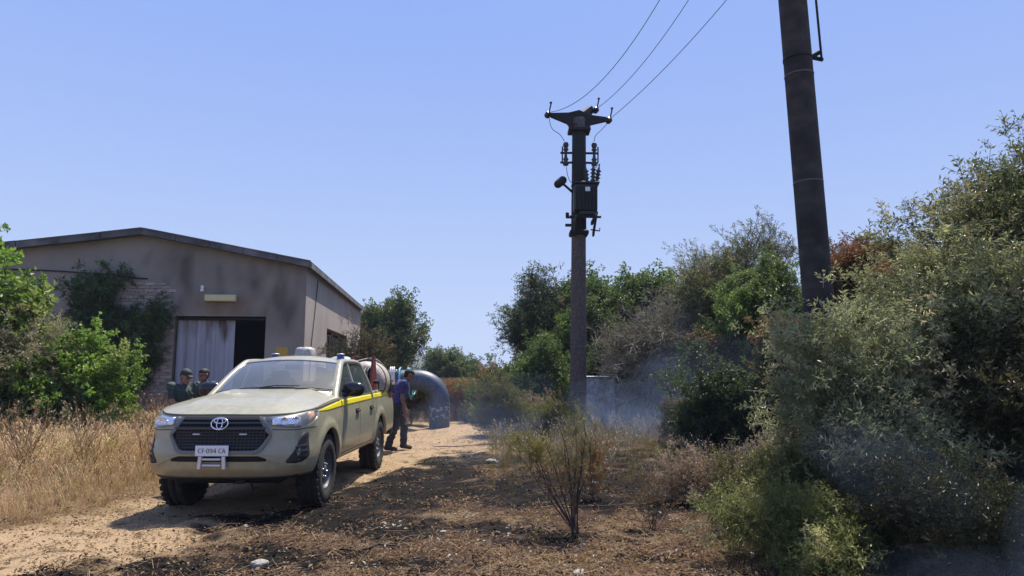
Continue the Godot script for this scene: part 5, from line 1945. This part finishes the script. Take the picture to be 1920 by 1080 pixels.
	plant("green_tree", "green tree just right of the transformer pole", "tree", bl, 5200, far_leaf, M.leaf, .36, [mid[0], fresh[0], fresh[1]], 223, .14, .5, .4)
	bl = lumps(Vector3(5.9, 3.3, -28.5), Vector3(1.8, 2.6, 1.5), 26, r, .38, -.8)
	bl.append([Vector3(4.6, 5.2, -28.3), Vector3(.4, .35, .4)])
	plant("green_tree", "bright green round topped tree behind the grey twiggy bush", "tree", bl, 5200, far_leaf, M.leaf, .36, [mid[1], fresh[0], fresh[1]], 224, .14, .5, .4)
	bl = lumps(Vector3(4.15, 2.15, -20.2), Vector3(1.35, 1.35, 1.0), 20, r, .36, -.8)
	plant("twiggy_bush", "grey leafless twiggy bush hanging over the dark hollow right of the cabinet", "bush", bl, 1700, twiggy, M.dry, .55, grey, 225, .045, .1, .4, .3)
	bl = lumps(Vector3(6.3, 2.9, -20.6), Vector3(1.25, 1.7, 1.0), 18, r, .38, -.8)
	bl.append([Vector3(7.15, 4.5, -19.8), Vector3(.7, .8, .6)]); bl.append([Vector3(6.0, 4.0, -20.0), Vector3(.5, .6, .5)])
	plant("wispy_tree", "tall wispy olive toned tree left of the leaning pole", "tree", bl, 3200, wispy, M.leaf, .56, [Color(.145, .165, .085), Color(.24, .25, .14), Color(.24, .20, .13)], 226, .07, .9, .4, .4)
	bl = lumps(Vector3(5.15, 2.6, -14.2), Vector3(.8, .95, .7), 14, r, .42, -.8)
	plant("fresh_shrub", "vivid green shrub growing just left of the leaning pole", "shrub", bl, 2300, dense, M.leaf, .25, [mid[1], fresh[0], fresh[1]], 227, .05)
	bl = lumps(Vector3(6.7, 2.6, -14.6), Vector3(.9, 1.25, .8), 12, r, .42, -.8)
	plant("fresh_shrub", "green shrub showing just right of the leaning pole", "shrub", bl, 1700, dense, M.leaf, .25, [mid[0], bright[0], rust[1]], 228, .05)
	bl = lumps(Vector3(4.6, 1.1, -15.3), Vector3(1.1, 1.25, .9), 16, r, .42, -.9)
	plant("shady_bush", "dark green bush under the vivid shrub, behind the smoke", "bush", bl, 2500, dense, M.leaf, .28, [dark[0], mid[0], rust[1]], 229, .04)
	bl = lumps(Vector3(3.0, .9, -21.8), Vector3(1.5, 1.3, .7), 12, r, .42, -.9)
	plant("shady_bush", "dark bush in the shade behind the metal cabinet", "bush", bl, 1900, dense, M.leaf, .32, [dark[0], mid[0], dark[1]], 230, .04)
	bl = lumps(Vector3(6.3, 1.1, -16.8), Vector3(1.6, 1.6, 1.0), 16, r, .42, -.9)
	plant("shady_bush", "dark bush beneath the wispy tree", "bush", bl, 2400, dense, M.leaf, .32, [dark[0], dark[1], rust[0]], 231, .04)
	bl = lumps(Vector3(3.55, .6, -14.2), Vector3(.5, .5, .45), 8, r, .45, -.8)
	plant("scorched_bush", "small scorched bush with orange brown leaves in the smoke", "bush", bl, 420, dense, M.dry, .2, [Color(.14, .09, .05), Color(.25, .165, .085), mid[0]], 232, .03)
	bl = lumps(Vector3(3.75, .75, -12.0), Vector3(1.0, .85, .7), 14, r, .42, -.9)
	plant("shady_bush", "dark green bush with shade put into its leaf colour between the dried weeds and the hollow", "bush", bl, 2300, dense, M.leaf, .25, [Color(.035, .055, .025), Color(.07, .095, .04), dark[1]], 255, .04)  # added to fill the hollow with dark; leaf colour holds the shade
	bl = lumps(Vector3(6.25, 2.95, -11.8), Vector3(.95, .75, .6), 15, r, .45, -.8)
	plant("rust_shrub", "rust brown dried shrub right behind the leaning pole", "shrub", bl, 2600, dense, M.dry, .22, [Color(.21, .105, .055), Color(.34, .19, .105), Color(.15, .16, .06)], 233, .05, .5, .35, .25, "", Vector3(6.3, 0, -12.0))
	bl = lumps(Vector3(4.55, 1.9, -11.5), Vector3(.5, .45, .4), 7, r, .45, -.8)
	plant("rust_shrub", "sparse orange brown dried sprays left of the leaning pole", "shrub", bl, 380, dense, M.dry, .20, [rust[1], Color(.25, .18, .09), mid[0]], 234, .03, .5, .35, .25, "", Vector3(4.7, 0, -11.7))
	bl = lumps(Vector3(2.6, 2.0, -24.5), Vector3(1.5, 1.7, 1.0), 18, r, .40, -.9)
	plant("green_bush", "full green bush filling the hedgerow behind the metal cabinet", "bush", bl, 3000, dense, M.leaf, .34, [mid[0], mid[1], bright[0]], 235, .05)
	bl = lumps(Vector3(7.3, 2.0, -22.5), Vector3(1.7, 1.9, 1.0), 18, r, .40, -.9)
	plant("green_bush", "full green bush filling the hedgerow behind the wispy tree", "bush", bl, 3000, dense, M.leaf, .34, [mid[0], mid[1], bright[0]], 236, .05)
	# big olive shrubs, near
	bl = lumps(Vector3(5.7, 1.9, -7.4), Vector3(1.3, 1.45, 1.1), 26, r, .33, -.9)
	bl.append([Vector3(5.35, 3.2, -7.3), Vector3(.4, .35, .4)]); bl.append([Vector3(4.75, 2.75, -7.3), Vector3(.3, .25, .3)]); bl.append([Vector3(5.95, 3.35, -7.4), Vector3(.5, .5, .4)]); bl.append([Vector3(5.85, 3.5, -7.4), Vector3(.28, .4, .25)]); bl.append([Vector3(6.3, 3.75, -7.4), Vector3(.5, .6, .4)]); bl.append([Vector3(5.15, 2.95, -7.3), Vector3(.35, .3, .3)])
	plant("olive_tree", "tall dark grey green wild olive filling the right edge", "tree", bl, 6500, olive_fine, M.leaf_shiny, .30, [Color(.14, .165, .076), Color(.29, .31, .16), Color(.40, .38, .22)], 240, .07, .7, .35, .5)
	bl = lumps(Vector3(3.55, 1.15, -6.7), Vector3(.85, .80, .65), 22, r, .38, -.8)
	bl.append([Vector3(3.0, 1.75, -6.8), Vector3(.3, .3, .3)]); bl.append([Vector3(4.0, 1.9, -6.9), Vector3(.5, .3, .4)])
	plant("olive_shrub", "olive shrub coloured pale as if sunlit in front of the leaning pole", "shrub", bl, 3600, olive_fine, M.leaf_shiny, .23, silver, 241, .03, .7, .3, .45)  # sunlight on the front is put into the pale leaf colour
	bl = lumps(Vector3(4.55, 2.1, -7.0), Vector3(.75, .7, .6), 14, r, .40, -.8)
	plant("olive_shrub", "grey green olive shrub between the pale one and the tall wild olive", "shrub", bl, 2200, olive_fine, M.leaf_shiny, .25, [Color(.24, .265, .14), Color(.44, .455, .26), Color(.48, .43, .26)], 254, .03, .7, .3, .45)  # leaf colour lightened for sunlight like its neighbour
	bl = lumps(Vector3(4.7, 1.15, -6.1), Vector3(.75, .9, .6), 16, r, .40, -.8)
	plant("olive_shrub", "olive shrub coloured dark as if shaded under the tall wild olive at the right edge", "shrub", bl, 2400, olive_fine, M.leaf_shiny, .25, [Color(.05, .058, .03), Color(.10, .105, .055), Color(.13, .12, .06)], 242, .03, .7, .3, .4)  # same olive with shade put into a darker leaf colour
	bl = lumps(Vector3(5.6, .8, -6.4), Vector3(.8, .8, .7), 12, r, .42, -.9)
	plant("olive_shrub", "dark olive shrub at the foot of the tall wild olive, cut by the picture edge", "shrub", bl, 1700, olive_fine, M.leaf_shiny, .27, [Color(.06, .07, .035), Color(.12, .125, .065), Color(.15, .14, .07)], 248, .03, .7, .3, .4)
	bl = lumps(Vector3(3.1, .35, -5.5), Vector3(.75, .38, .55), 12, r, .42, -.6)
	plant("dark_scrub", "dark tangled scrub at the bottom right corner", "scrub", bl, 2000, olive_fine, M.leaf_shiny, .19, [Color(.035, .042, .02), Color(.075, .08, .04), Color(.16, .13, .09)], 243, .015, .5, .2)  # shade of this corner is painted in the leaf colour
	bl = lumps(Vector3(2.15, .22, -5.75), Vector3(.62, .30, .55), 14, r, .42, -.4)
	plant("low_green_shrub", "low bright green small leaved shrub in the right foreground", "shrub", bl, 2300, olive_fine, M.leaf_shiny, .15, [Color(.14, .165, .05), Color(.28, .295, .11), Color(.42, .40, .22)], 244, .012, .6, .1, .4)
	bl = lumps(Vector3(2.55, .32, -7.0), Vector3(.6, .42, .5), 12, r, .42, -.4)
	plant("low_green_shrub", "dull green low shrub behind the bright foreground one", "shrub", bl, 2000, olive_fine, M.leaf_shiny, .18, [Color(.12, .135, .05), Color(.24, .235, .105), Color(.32, .24, .15)], 245, .012, .6, .1, .4)
	bl = lumps(Vector3(2.45, .22, -8.5), Vector3(.6, .24, .5), 11, r, .42, -.5)
	plant("dried_weed_clump", "pinkish tan dried weed clump between the sapling and the olive shrub", "weeds", bl, 800, heads, M.dry, .18, [Color(.30, .225, .165), Color(.46, .37, .29), Color(.20, .18, .09)], 246, .012, .8, .2, .4)
	bl = lumps(Vector3(3.5, .26, -8.9), Vector3(.5, .28, .45), 9, r, .42, -.5)
	plant("dried_weed_clump", "grey tan dried weed clump with upright stalks under the barbed wire", "weeds", bl, 700, heads, M.dry, .20, [Color(.28, .235, .18), Color(.44, .39, .33), Color(.16, .16, .08)], 247, .012, 1.0, .2, .5)

	# --- the scorched sapling in the foreground: separate stems from one root
	var sap := thing("sapling", "scorched knee high sapling with bare red brown stems and thin green tips in the foreground", "sapling", Vector3(.60, height(.60, -6.77), -6.77))
	var tips := Scatter.new()
	var rr := rnd(300)
	for k in 11:
		var st := begin()
		var e: Vector3
		if k < 5: e = Vector3(-.68 + .10 * k, .80 + rr.randf() * .16, rr.randf_range(-.15, .2))
		else: e = Vector3(-.14 + .065 * (k - 5) + rr.randfn() * .04, .86 + rr.randf() * .26, rr.randf_range(-.25, .25))
		var knee := Vector3(e.x * (.40 if k < 5 else .25), e.y * .42, e.z * .3)
		var p := curve([Vector3(rr.randfn() * .025, 0, rr.randfn() * .025), knee, e.lerp(knee, .45) + Vector3(rr.randfn() * .02, 0, 0), e], 5)
		var rad := []
		for i in p.size(): rad.append(lerpf(.0085, .0022, float(i) / p.size()))
		tube(st, p, rad, 5, false)
		for q in 9:
			var i := rr.randi_range(4, p.size() - 2)
			var a: Vector3 = p[i]
			var d := Vector3(rr.randfn() * .7, 1.0, rr.randfn() * .7).normalized()
			var b := a + d * rr.randf_range(.10, .30)
			tube(st, [a, a.lerp(b, .5) + Vector3(rr.randfn(), 0, rr.randfn()) * .012, b], [.003, .002, .001], 4, false)
			var green := smoothstep(.45, .85, b.y)
			for z in 5:
				var t := rr.randf_range(.2, 1.0)
				if rr.randf() > .12 + .88 * green: continue
				var c := mixc(Color(.30, .19, .11), Color(.24, .25, .07) if e.x < -.2 else Color(.19, .20, .11), green * rr.randf_range(.5, 1.2))
				tips.add(a.lerp(b, t), aim(d + Vector3(rr.randfn(), rr.randfn(), rr.randfn()) * .4, rr.randf() * TAU, rr.randf_range(.065, .125)), c)
		part("stem", done(st), M.twig, sap)
	tag(put("foliage", tips, olive_fine, M.leaf, sap), "", "", "", "stuff")
	# small dead one to the right of it, and dried tuft behind
	var dead := thing("dead_weed", "small dead brown weed standing on bare soil right of the sapling", "weed", Vector3(1.40, height(1.40, -7.1), -7.1))
	var st2 := begin()
	for k in 16:
		var e := Vector3(rr.randfn() * .16, rr.randf_range(.25, .5), rr.randfn() * .14)
		tube(st2, [Vector3(rr.randfn() * .03, 0, rr.randfn() * .03), e * .5 + Vector3(rr.randfn() * .02, .03, 0), e], [.003, .002, .001], 4, false)
	part("stem", done(st2), M.twig, dead)
	var dw := Scatter.new()
	for k in 90: dw.add(Vector3(rr.randfn() * .15, rr.randf_range(.12, .48), rr.randfn() * .13), aim(Vector3(rr.randfn() * .6, 1, rr.randfn() * .6), rr.randf() * TAU, rr.randf_range(.05, .10)), mixc(Color(.16, .095, .055), Color(.27, .19, .10), rr.randf()))
	tag(put("foliage", dw, heads, M.dry, dead), "", "", "", "stuff")
	bl = lumps(Vector3(.92, .35, -8.6), Vector3(.16, .32, .15), 5, r, .5, -.7)
	plant("dried_shrub", "orange brown dried shrub just behind the sapling", "shrub", bl, 150, heads, M.dry, .15, [Color(.26, .16, .08), Color(.36, .23, .11), Color(.2, .12, .07)], 249, .01, .8, .2, .4)
	bl = lumps(Vector3(-.35, .50, -17.3), Vector3(.55, .5, .5), 8, r, .5, -.6)
	plant("grassy_bush", "yellow green feathery bush at the right of the track beyond the ash", "bush", bl, 900, wispy, M.leaf, .34, [Color(.13, .16, .04), Color(.24, .23, .07), Color(.2, .15, .07)], 250, .012, 1.0, .2, .4)
	bl = lumps(Vector3(.95, .30, -17.9), Vector3(.6, .28, .4), 8, r, .5, -.6)
	plant("grassy_bush", "olive green feathery bush at the foot of the transformer pole", "bush", bl, 600, wispy, M.leaf, .30, [Color(.16, .18, .06), Color(.28, .27, .11), Color(.30, .22, .14)], 251, .012, 1.0, .2, .4)
	bl = lumps(Vector3(-2.9, .75, -21.2), Vector3(.75, .75, .35), 10, r, .45, -.9)
	plant("weed_thicket", "tangle of green and yellow weeds under the pipe bend", "weeds", bl, 1500, heads, M.leaf, .24, [Color(.10, .13, .04), Color(.20, .19, .085), Color(.26, .19, .12)], 252, .012, .9, .2, .4)
	bl = lumps(Vector3(.25, .35, -20.0), Vector3(1.2, .35, .6), 10, r, .4, -.5)
	plant("weed_thicket", "low tangle of dry pinkish weeds below the black sack", "weeds", bl, 1300, heads, M.dry, .24, [Color(.22, .17, .11), Color(.32, .25, .18), Color(.13, .15, .05)], 253, .012, .9, .2, .4)

func ground_scatter() -> void:
	var r := rnd(401)
	var tall := tuft("tall", 11, 16, 1.0, .007, .35, 9, .06)
	var short := tuft("short", 12, 12, 1.0, .022, .7, 0, .10)
	var stalk := sprig("stalk", 13, 1.0, 16, .06, .035, .5, 5, .004, Color(.9, .8, .7))
	# tall dry grass at the left
	var sc := Scatter.new()
	var st := Scatter.new()
	var gn := noise(402, .35, 2)
	for i in 12000:
		var z := -lerpf(6.3, 18.5, pow(r.randf(), 1.25))
		var x := r.randf_range(-12.5, -3.9)
		var edge := -4.55 - .18 * (z + 8.0) * 0.0 + gn.get_noise_2d(x * 2.0, z * 2.0) * .45
		if z > -8.3: edge -= (z + 8.3) * .22
		if z < -8.0 and z > -13.0: edge = minf(edge, -4.42)
		if x > edge: continue
		if Vector2(x + 5.5, z + 12.0).length() < .45: continue
		if z < -18.2: continue
		var near_edge := clampf((edge - x) / .9, .25, 1.0)
		var h := (.42 + .22 * gn.get_noise_2d(x, z) + r.randf_range(-.12, .16)) * near_edge * (1.0 if z < -9.0 else lerpf(.55, 1.0, clampf((-z - 7.0) / 2.0, 0, 1)))
		var t := gn.get_noise_2d(x * .7 + 50.0, z * .7) + r.randf_range(-.35, .35)
		var c := mixc(Color(.60, .44, .29), Color(.70, .57, .345), .5 + t)
		if r.randf() < .25: c = mixc(c, Color(.48, .31, .225), .7)
		if r.randf() < .06: c = Color(.22, .23, .06)
		sc.add(Vector3(x, height(x, z), z), aim(Vector3(r.randfn() * .08, 1, r.randfn() * .08), r.randf() * TAU, h * 1.25), c * Color(1, 1, 1) * r.randf_range(.85, 1.15))
		if r.randf() < .035 and z < -8.5: st.add(Vector3(x, height(x, z), z), aim(Vector3(r.randfn() * .06, 1, r.randfn() * .06), r.randf() * TAU, r.randf_range(.7, 1.15)), mixc(Color(.24, .15, .10), Color(.36, .28, .19), r.randf()))
	tag(put("dry_grass", sc, tall, M.dry), "tall golden dry grass beside the truck", "grass", "", "stuff")
	tag(put("weed_stalks", st, stalk, M.dry), "dry brown weed stalks rising from the tall grass", "weeds", "", "stuff")
	# reddish weeds where the track runs out
	sc = Scatter.new()
	for i in 4200:
		var z := -lerpf(23.0, 60.0, pow(r.randf(), 1.6))
		var x := r.randf_range(-.105, -.045) * -z + r.randfn() * .35
		if Vector2(x + 2.06, z + 20.0).length() < .9: continue
		var c := mixc(Color(.25, .135, .085), Color(.38, .255, .165), r.randf())
		sc.add(Vector3(x, 0, z), aim(Vector3(r.randfn() * .1, 1, r.randfn() * .1), r.randf() * TAU, r.randf_range(.7, 1.25)), c)
	tag(put("reddish_weeds", sc, stalk, M.dry), "reddish brown dry weeds where the track runs out beyond the pipe", "weeds", "", "stuff")
	sc = Scatter.new()
	for i in 9000:
		var z := -lerpf(20.0, 75.0, pow(r.randf(), 1.5))
		var x := r.randf_range(-.5, .55) * -z
		if x > track_x(z) - 1.4 and x < track_x(z) + 1.2 and z > -22.0: continue
		if x < -4.6 and z > -35.0: continue
		sc.add(Vector3(x, 0, z), aim(Vector3(r.randfn() * .1, 1, r.randfn() * .1), r.randf() * TAU, r.randf_range(.4, .8)), mixc(Color(.30, .20, .09), Color(.22, .20, .075), r.randf()))
	tag(put("field_grass", sc, tall, M.dry), "dry field grass stretching away behind the hedgerow", "grass", "", "stuff")
	# straw, stubble and leaf litter over the soil
	var straw := begin()
	for k in 7:
		var a := r.randf() * PI
		var o := Vector3(r.randfn() * .10, .004 + .004 * k, r.randfn() * .10)
		var d := Vector3(cos(a), r.randf_range(-.03, .10), sin(a)) * r.randf_range(.03, .09)
		var q := Vector3(-sin(a), 0, cos(a)) * .0020
		var v := r.randf_range(.7, 1.3)
		straw.set_color(Color(v, v, v))
		quad(straw, o - d - q, o + d - q, o + d + q, o - d + q)
	sprigs.straw = done(straw)
	var bits := begin()
	for k in 9:
		var o := Vector3(r.randfn() * .09, .006, r.randfn() * .09)
		leaf(bits, o, Vector3(r.randfn(), r.randf_range(0, .5), r.randfn()).normalized(), Vector3.UP, r.randf_range(.02, .05), r.randf_range(.012, .026), Color.WHITE * r.randf_range(.6, 1.4))
	sprigs.bits = done(bits)
	var ss := Scatter.new(); var bb := Scatter.new(); var tt := Scatter.new()
	for i in 30000:
		var z := -lerpf(4.6, 20.0, pow(r.randf(), 1.9))
		var x := lerpf(-.74, .62, r.randf()) * -z
		var c := cover(x, z)
		var on_char: float = c[1]
		var at := Vector3(x, height(x, z) - on_char * .008, z)
		var k := r.randf()
		if k < .50:
			var lane := smoothstep(-.15, .35, n_mid.get_noise_2d(x * .9 + 13.0, z * 1.9))
			if r.randf() < on_char * .8 or r.randf() < c[0] * .8 or r.randf() > (.25 + lane) * (1.0 if x < -.2 else .65): continue
			ss.add(at, aim(Vector3(r.randfn() * .12, 1, r.randfn() * .12), r.randf() * TAU, r.randf_range(.6, 1.5)), mixc(Color(.15, .095, .06), Color(.33, .24, .145), minf(1.0, r.randf() * r.randf() + lane * .35)) if r.randf() > .45 - lane * .25 else Color(.10, .058, .038))
		elif k < .94:
			if r.randf() < c[0] * .6 or r.randf() < on_char * .6: continue
			var col := Color(.015, .013, .012) if r.randf() < .10 + on_char * .5 else mixc(Color(.13, .072, .045), Color(.36, .25, .14), r.randf())
			if r.randf() < .02: col = Color(.55, .52, .47)
			bb.add(at, aim(Vector3(r.randfn() * .2, 1, r.randfn() * .2), r.randf() * TAU, r.randf_range(.5, 1.3)), col)
		else:
			if on_char > .3 or c[0] > .4: continue
			var wet := clampf(.5 + n_big.get_noise_2d(x + 20.0, z) * 1.6, 0, 1)
			if r.randf() > wet: continue
			tt.add(at, aim(Vector3(r.randfn() * .15, 1, r.randfn() * .15), r.randf() * TAU, r.randf_range(.05, .16)), mixc(Color(.34, .22, .10), Color(.21, .16, .07), r.randf()))
	var clod := begin()
	for f in [[0, 1, 2], [0, 2, 3], [0, 3, 4], [0, 4, 1], [5, 2, 1], [5, 3, 2], [5, 4, 3], [5, 1, 4]]:
		var v := [Vector3(.1, .7, -.1), Vector3(1, .1, .2), Vector3(.1, 0, 1.1), Vector3(-.9, .15, .1), Vector3(0, .1, -.8), Vector3(0, -.5, 0)]
		clod.set_color(Color.WHITE * r.randf_range(.85, 1.1))
		tri(clod, v[f[0]], v[f[2]], v[f[1]])
	sprigs.clod = done(clod)
	var cc := Scatter.new()
	for i in 5200:
		var z := -lerpf(4.8, 17.0, pow(r.randf(), 1.7))
		var x := lerpf(-.74, .5, r.randf()) * -z
		var c := cover(x, z)
		var col := ground_color(x, z, c) * r.randf_range(.75, 1.3)
		cc.add(Vector3(x, height(x, z), z), aim(Vector3(r.randfn() * .4, 1, r.randfn() * .4), r.randf() * TAU, .006 + .022 * pow(r.randf(), 4.0)), col)
	tag(put("soil_clods", cc, sprigs.clod, M.dry), "crumbs and clods of soil on the bare ground", "soil", "", "stuff")
	tag(put("straw_litter", ss, sprigs.straw, M.dry), "loose straw lying over the soil", "straw", "", "stuff")
	tag(put("leaf_litter", bb, sprigs.bits, M.dry), "charred flakes and dead leaves on the soil", "leaf litter", "", "stuff")
	tag(put("stubble", tt, short, M.dry), "short dry stubble tufts on the soil", "grass", "", "stuff")
	# sparse grass fringe round the green verge at mid distance, pale seed heads in the smoke
	sc = Scatter.new(); st = Scatter.new()
	for i in 2600:
		var z := -r.randf_range(9.5, 21.0)
		var x := lerpf(-.03, .36, r.randf()) * -z
		if cover(x, z)[1] > .55 and r.randf() < .75: continue
		if Vector2(x - 2.5, z + 20.2).length() < .6: continue
		if r.randf() < .7: sc.add(Vector3(x, height(x, z), z), aim(Vector3(r.randfn() * .1, 1, r.randfn() * .1), r.randf() * TAU, r.randf_range(.12, .40)), mixc(Color(.32, .23, .10), Color(.15, .17, .05), r.randf()))
		else: st.add(Vector3(x, height(x, z), z), aim(Vector3(r.randfn() * .1, 1, r.randfn() * .1), r.randf() * TAU, r.randf_range(.25, .6)), mixc(Color(.36, .30, .22), Color(.66, .62, .56), r.randf()))
	tag(put("verge_grass", sc, tall, M.dry), "patchy dry grass under the hedgerow", "grass", "", "stuff")
	tag(put("seed_heads", st, stalk, M.dry), "pale dry seed heads scattered in the smoke", "weeds", "", "stuff")

# ------------------------------------------------------------------ smoke
func smoke(label: String, at: Vector3, size: Vector3, n: int, density: float, s: int) -> void:
	var o := Node3D.new()
	o.name = numbered("smoke")
	o.position = at
	tag(o, label, "smoke", "thin blue smoke drifting over the burnt verge", "stuff")
	add_child(o)
	var m := FogMaterial.new()
	m.density = density
	m.albedo = Color(.72, .82, 1.0)
	var r := rnd(s)
	for k in n:
		var v := FogVolume.new()
		v.name = "wisp"
		v.shape = RenderingServer.FOG_VOLUME_SHAPE_ELLIPSOID
		v.size = Vector3(size.x * r.randf_range(.25, .65), size.y * r.randf_range(.3, .8), size.z * r.randf_range(.3, .7))
		v.position = Vector3(r.randf_range(-.5, .5) * size.x, r.randf_range(-.45, .25) * size.y, r.randf_range(-.5, .5) * size.z)
		v.rotation = Vector3(r.randf_range(-.3, .3), r.randf() * TAU, r.randf_range(-.35, .35))
		v.material = m
		o.add_child(v, true)
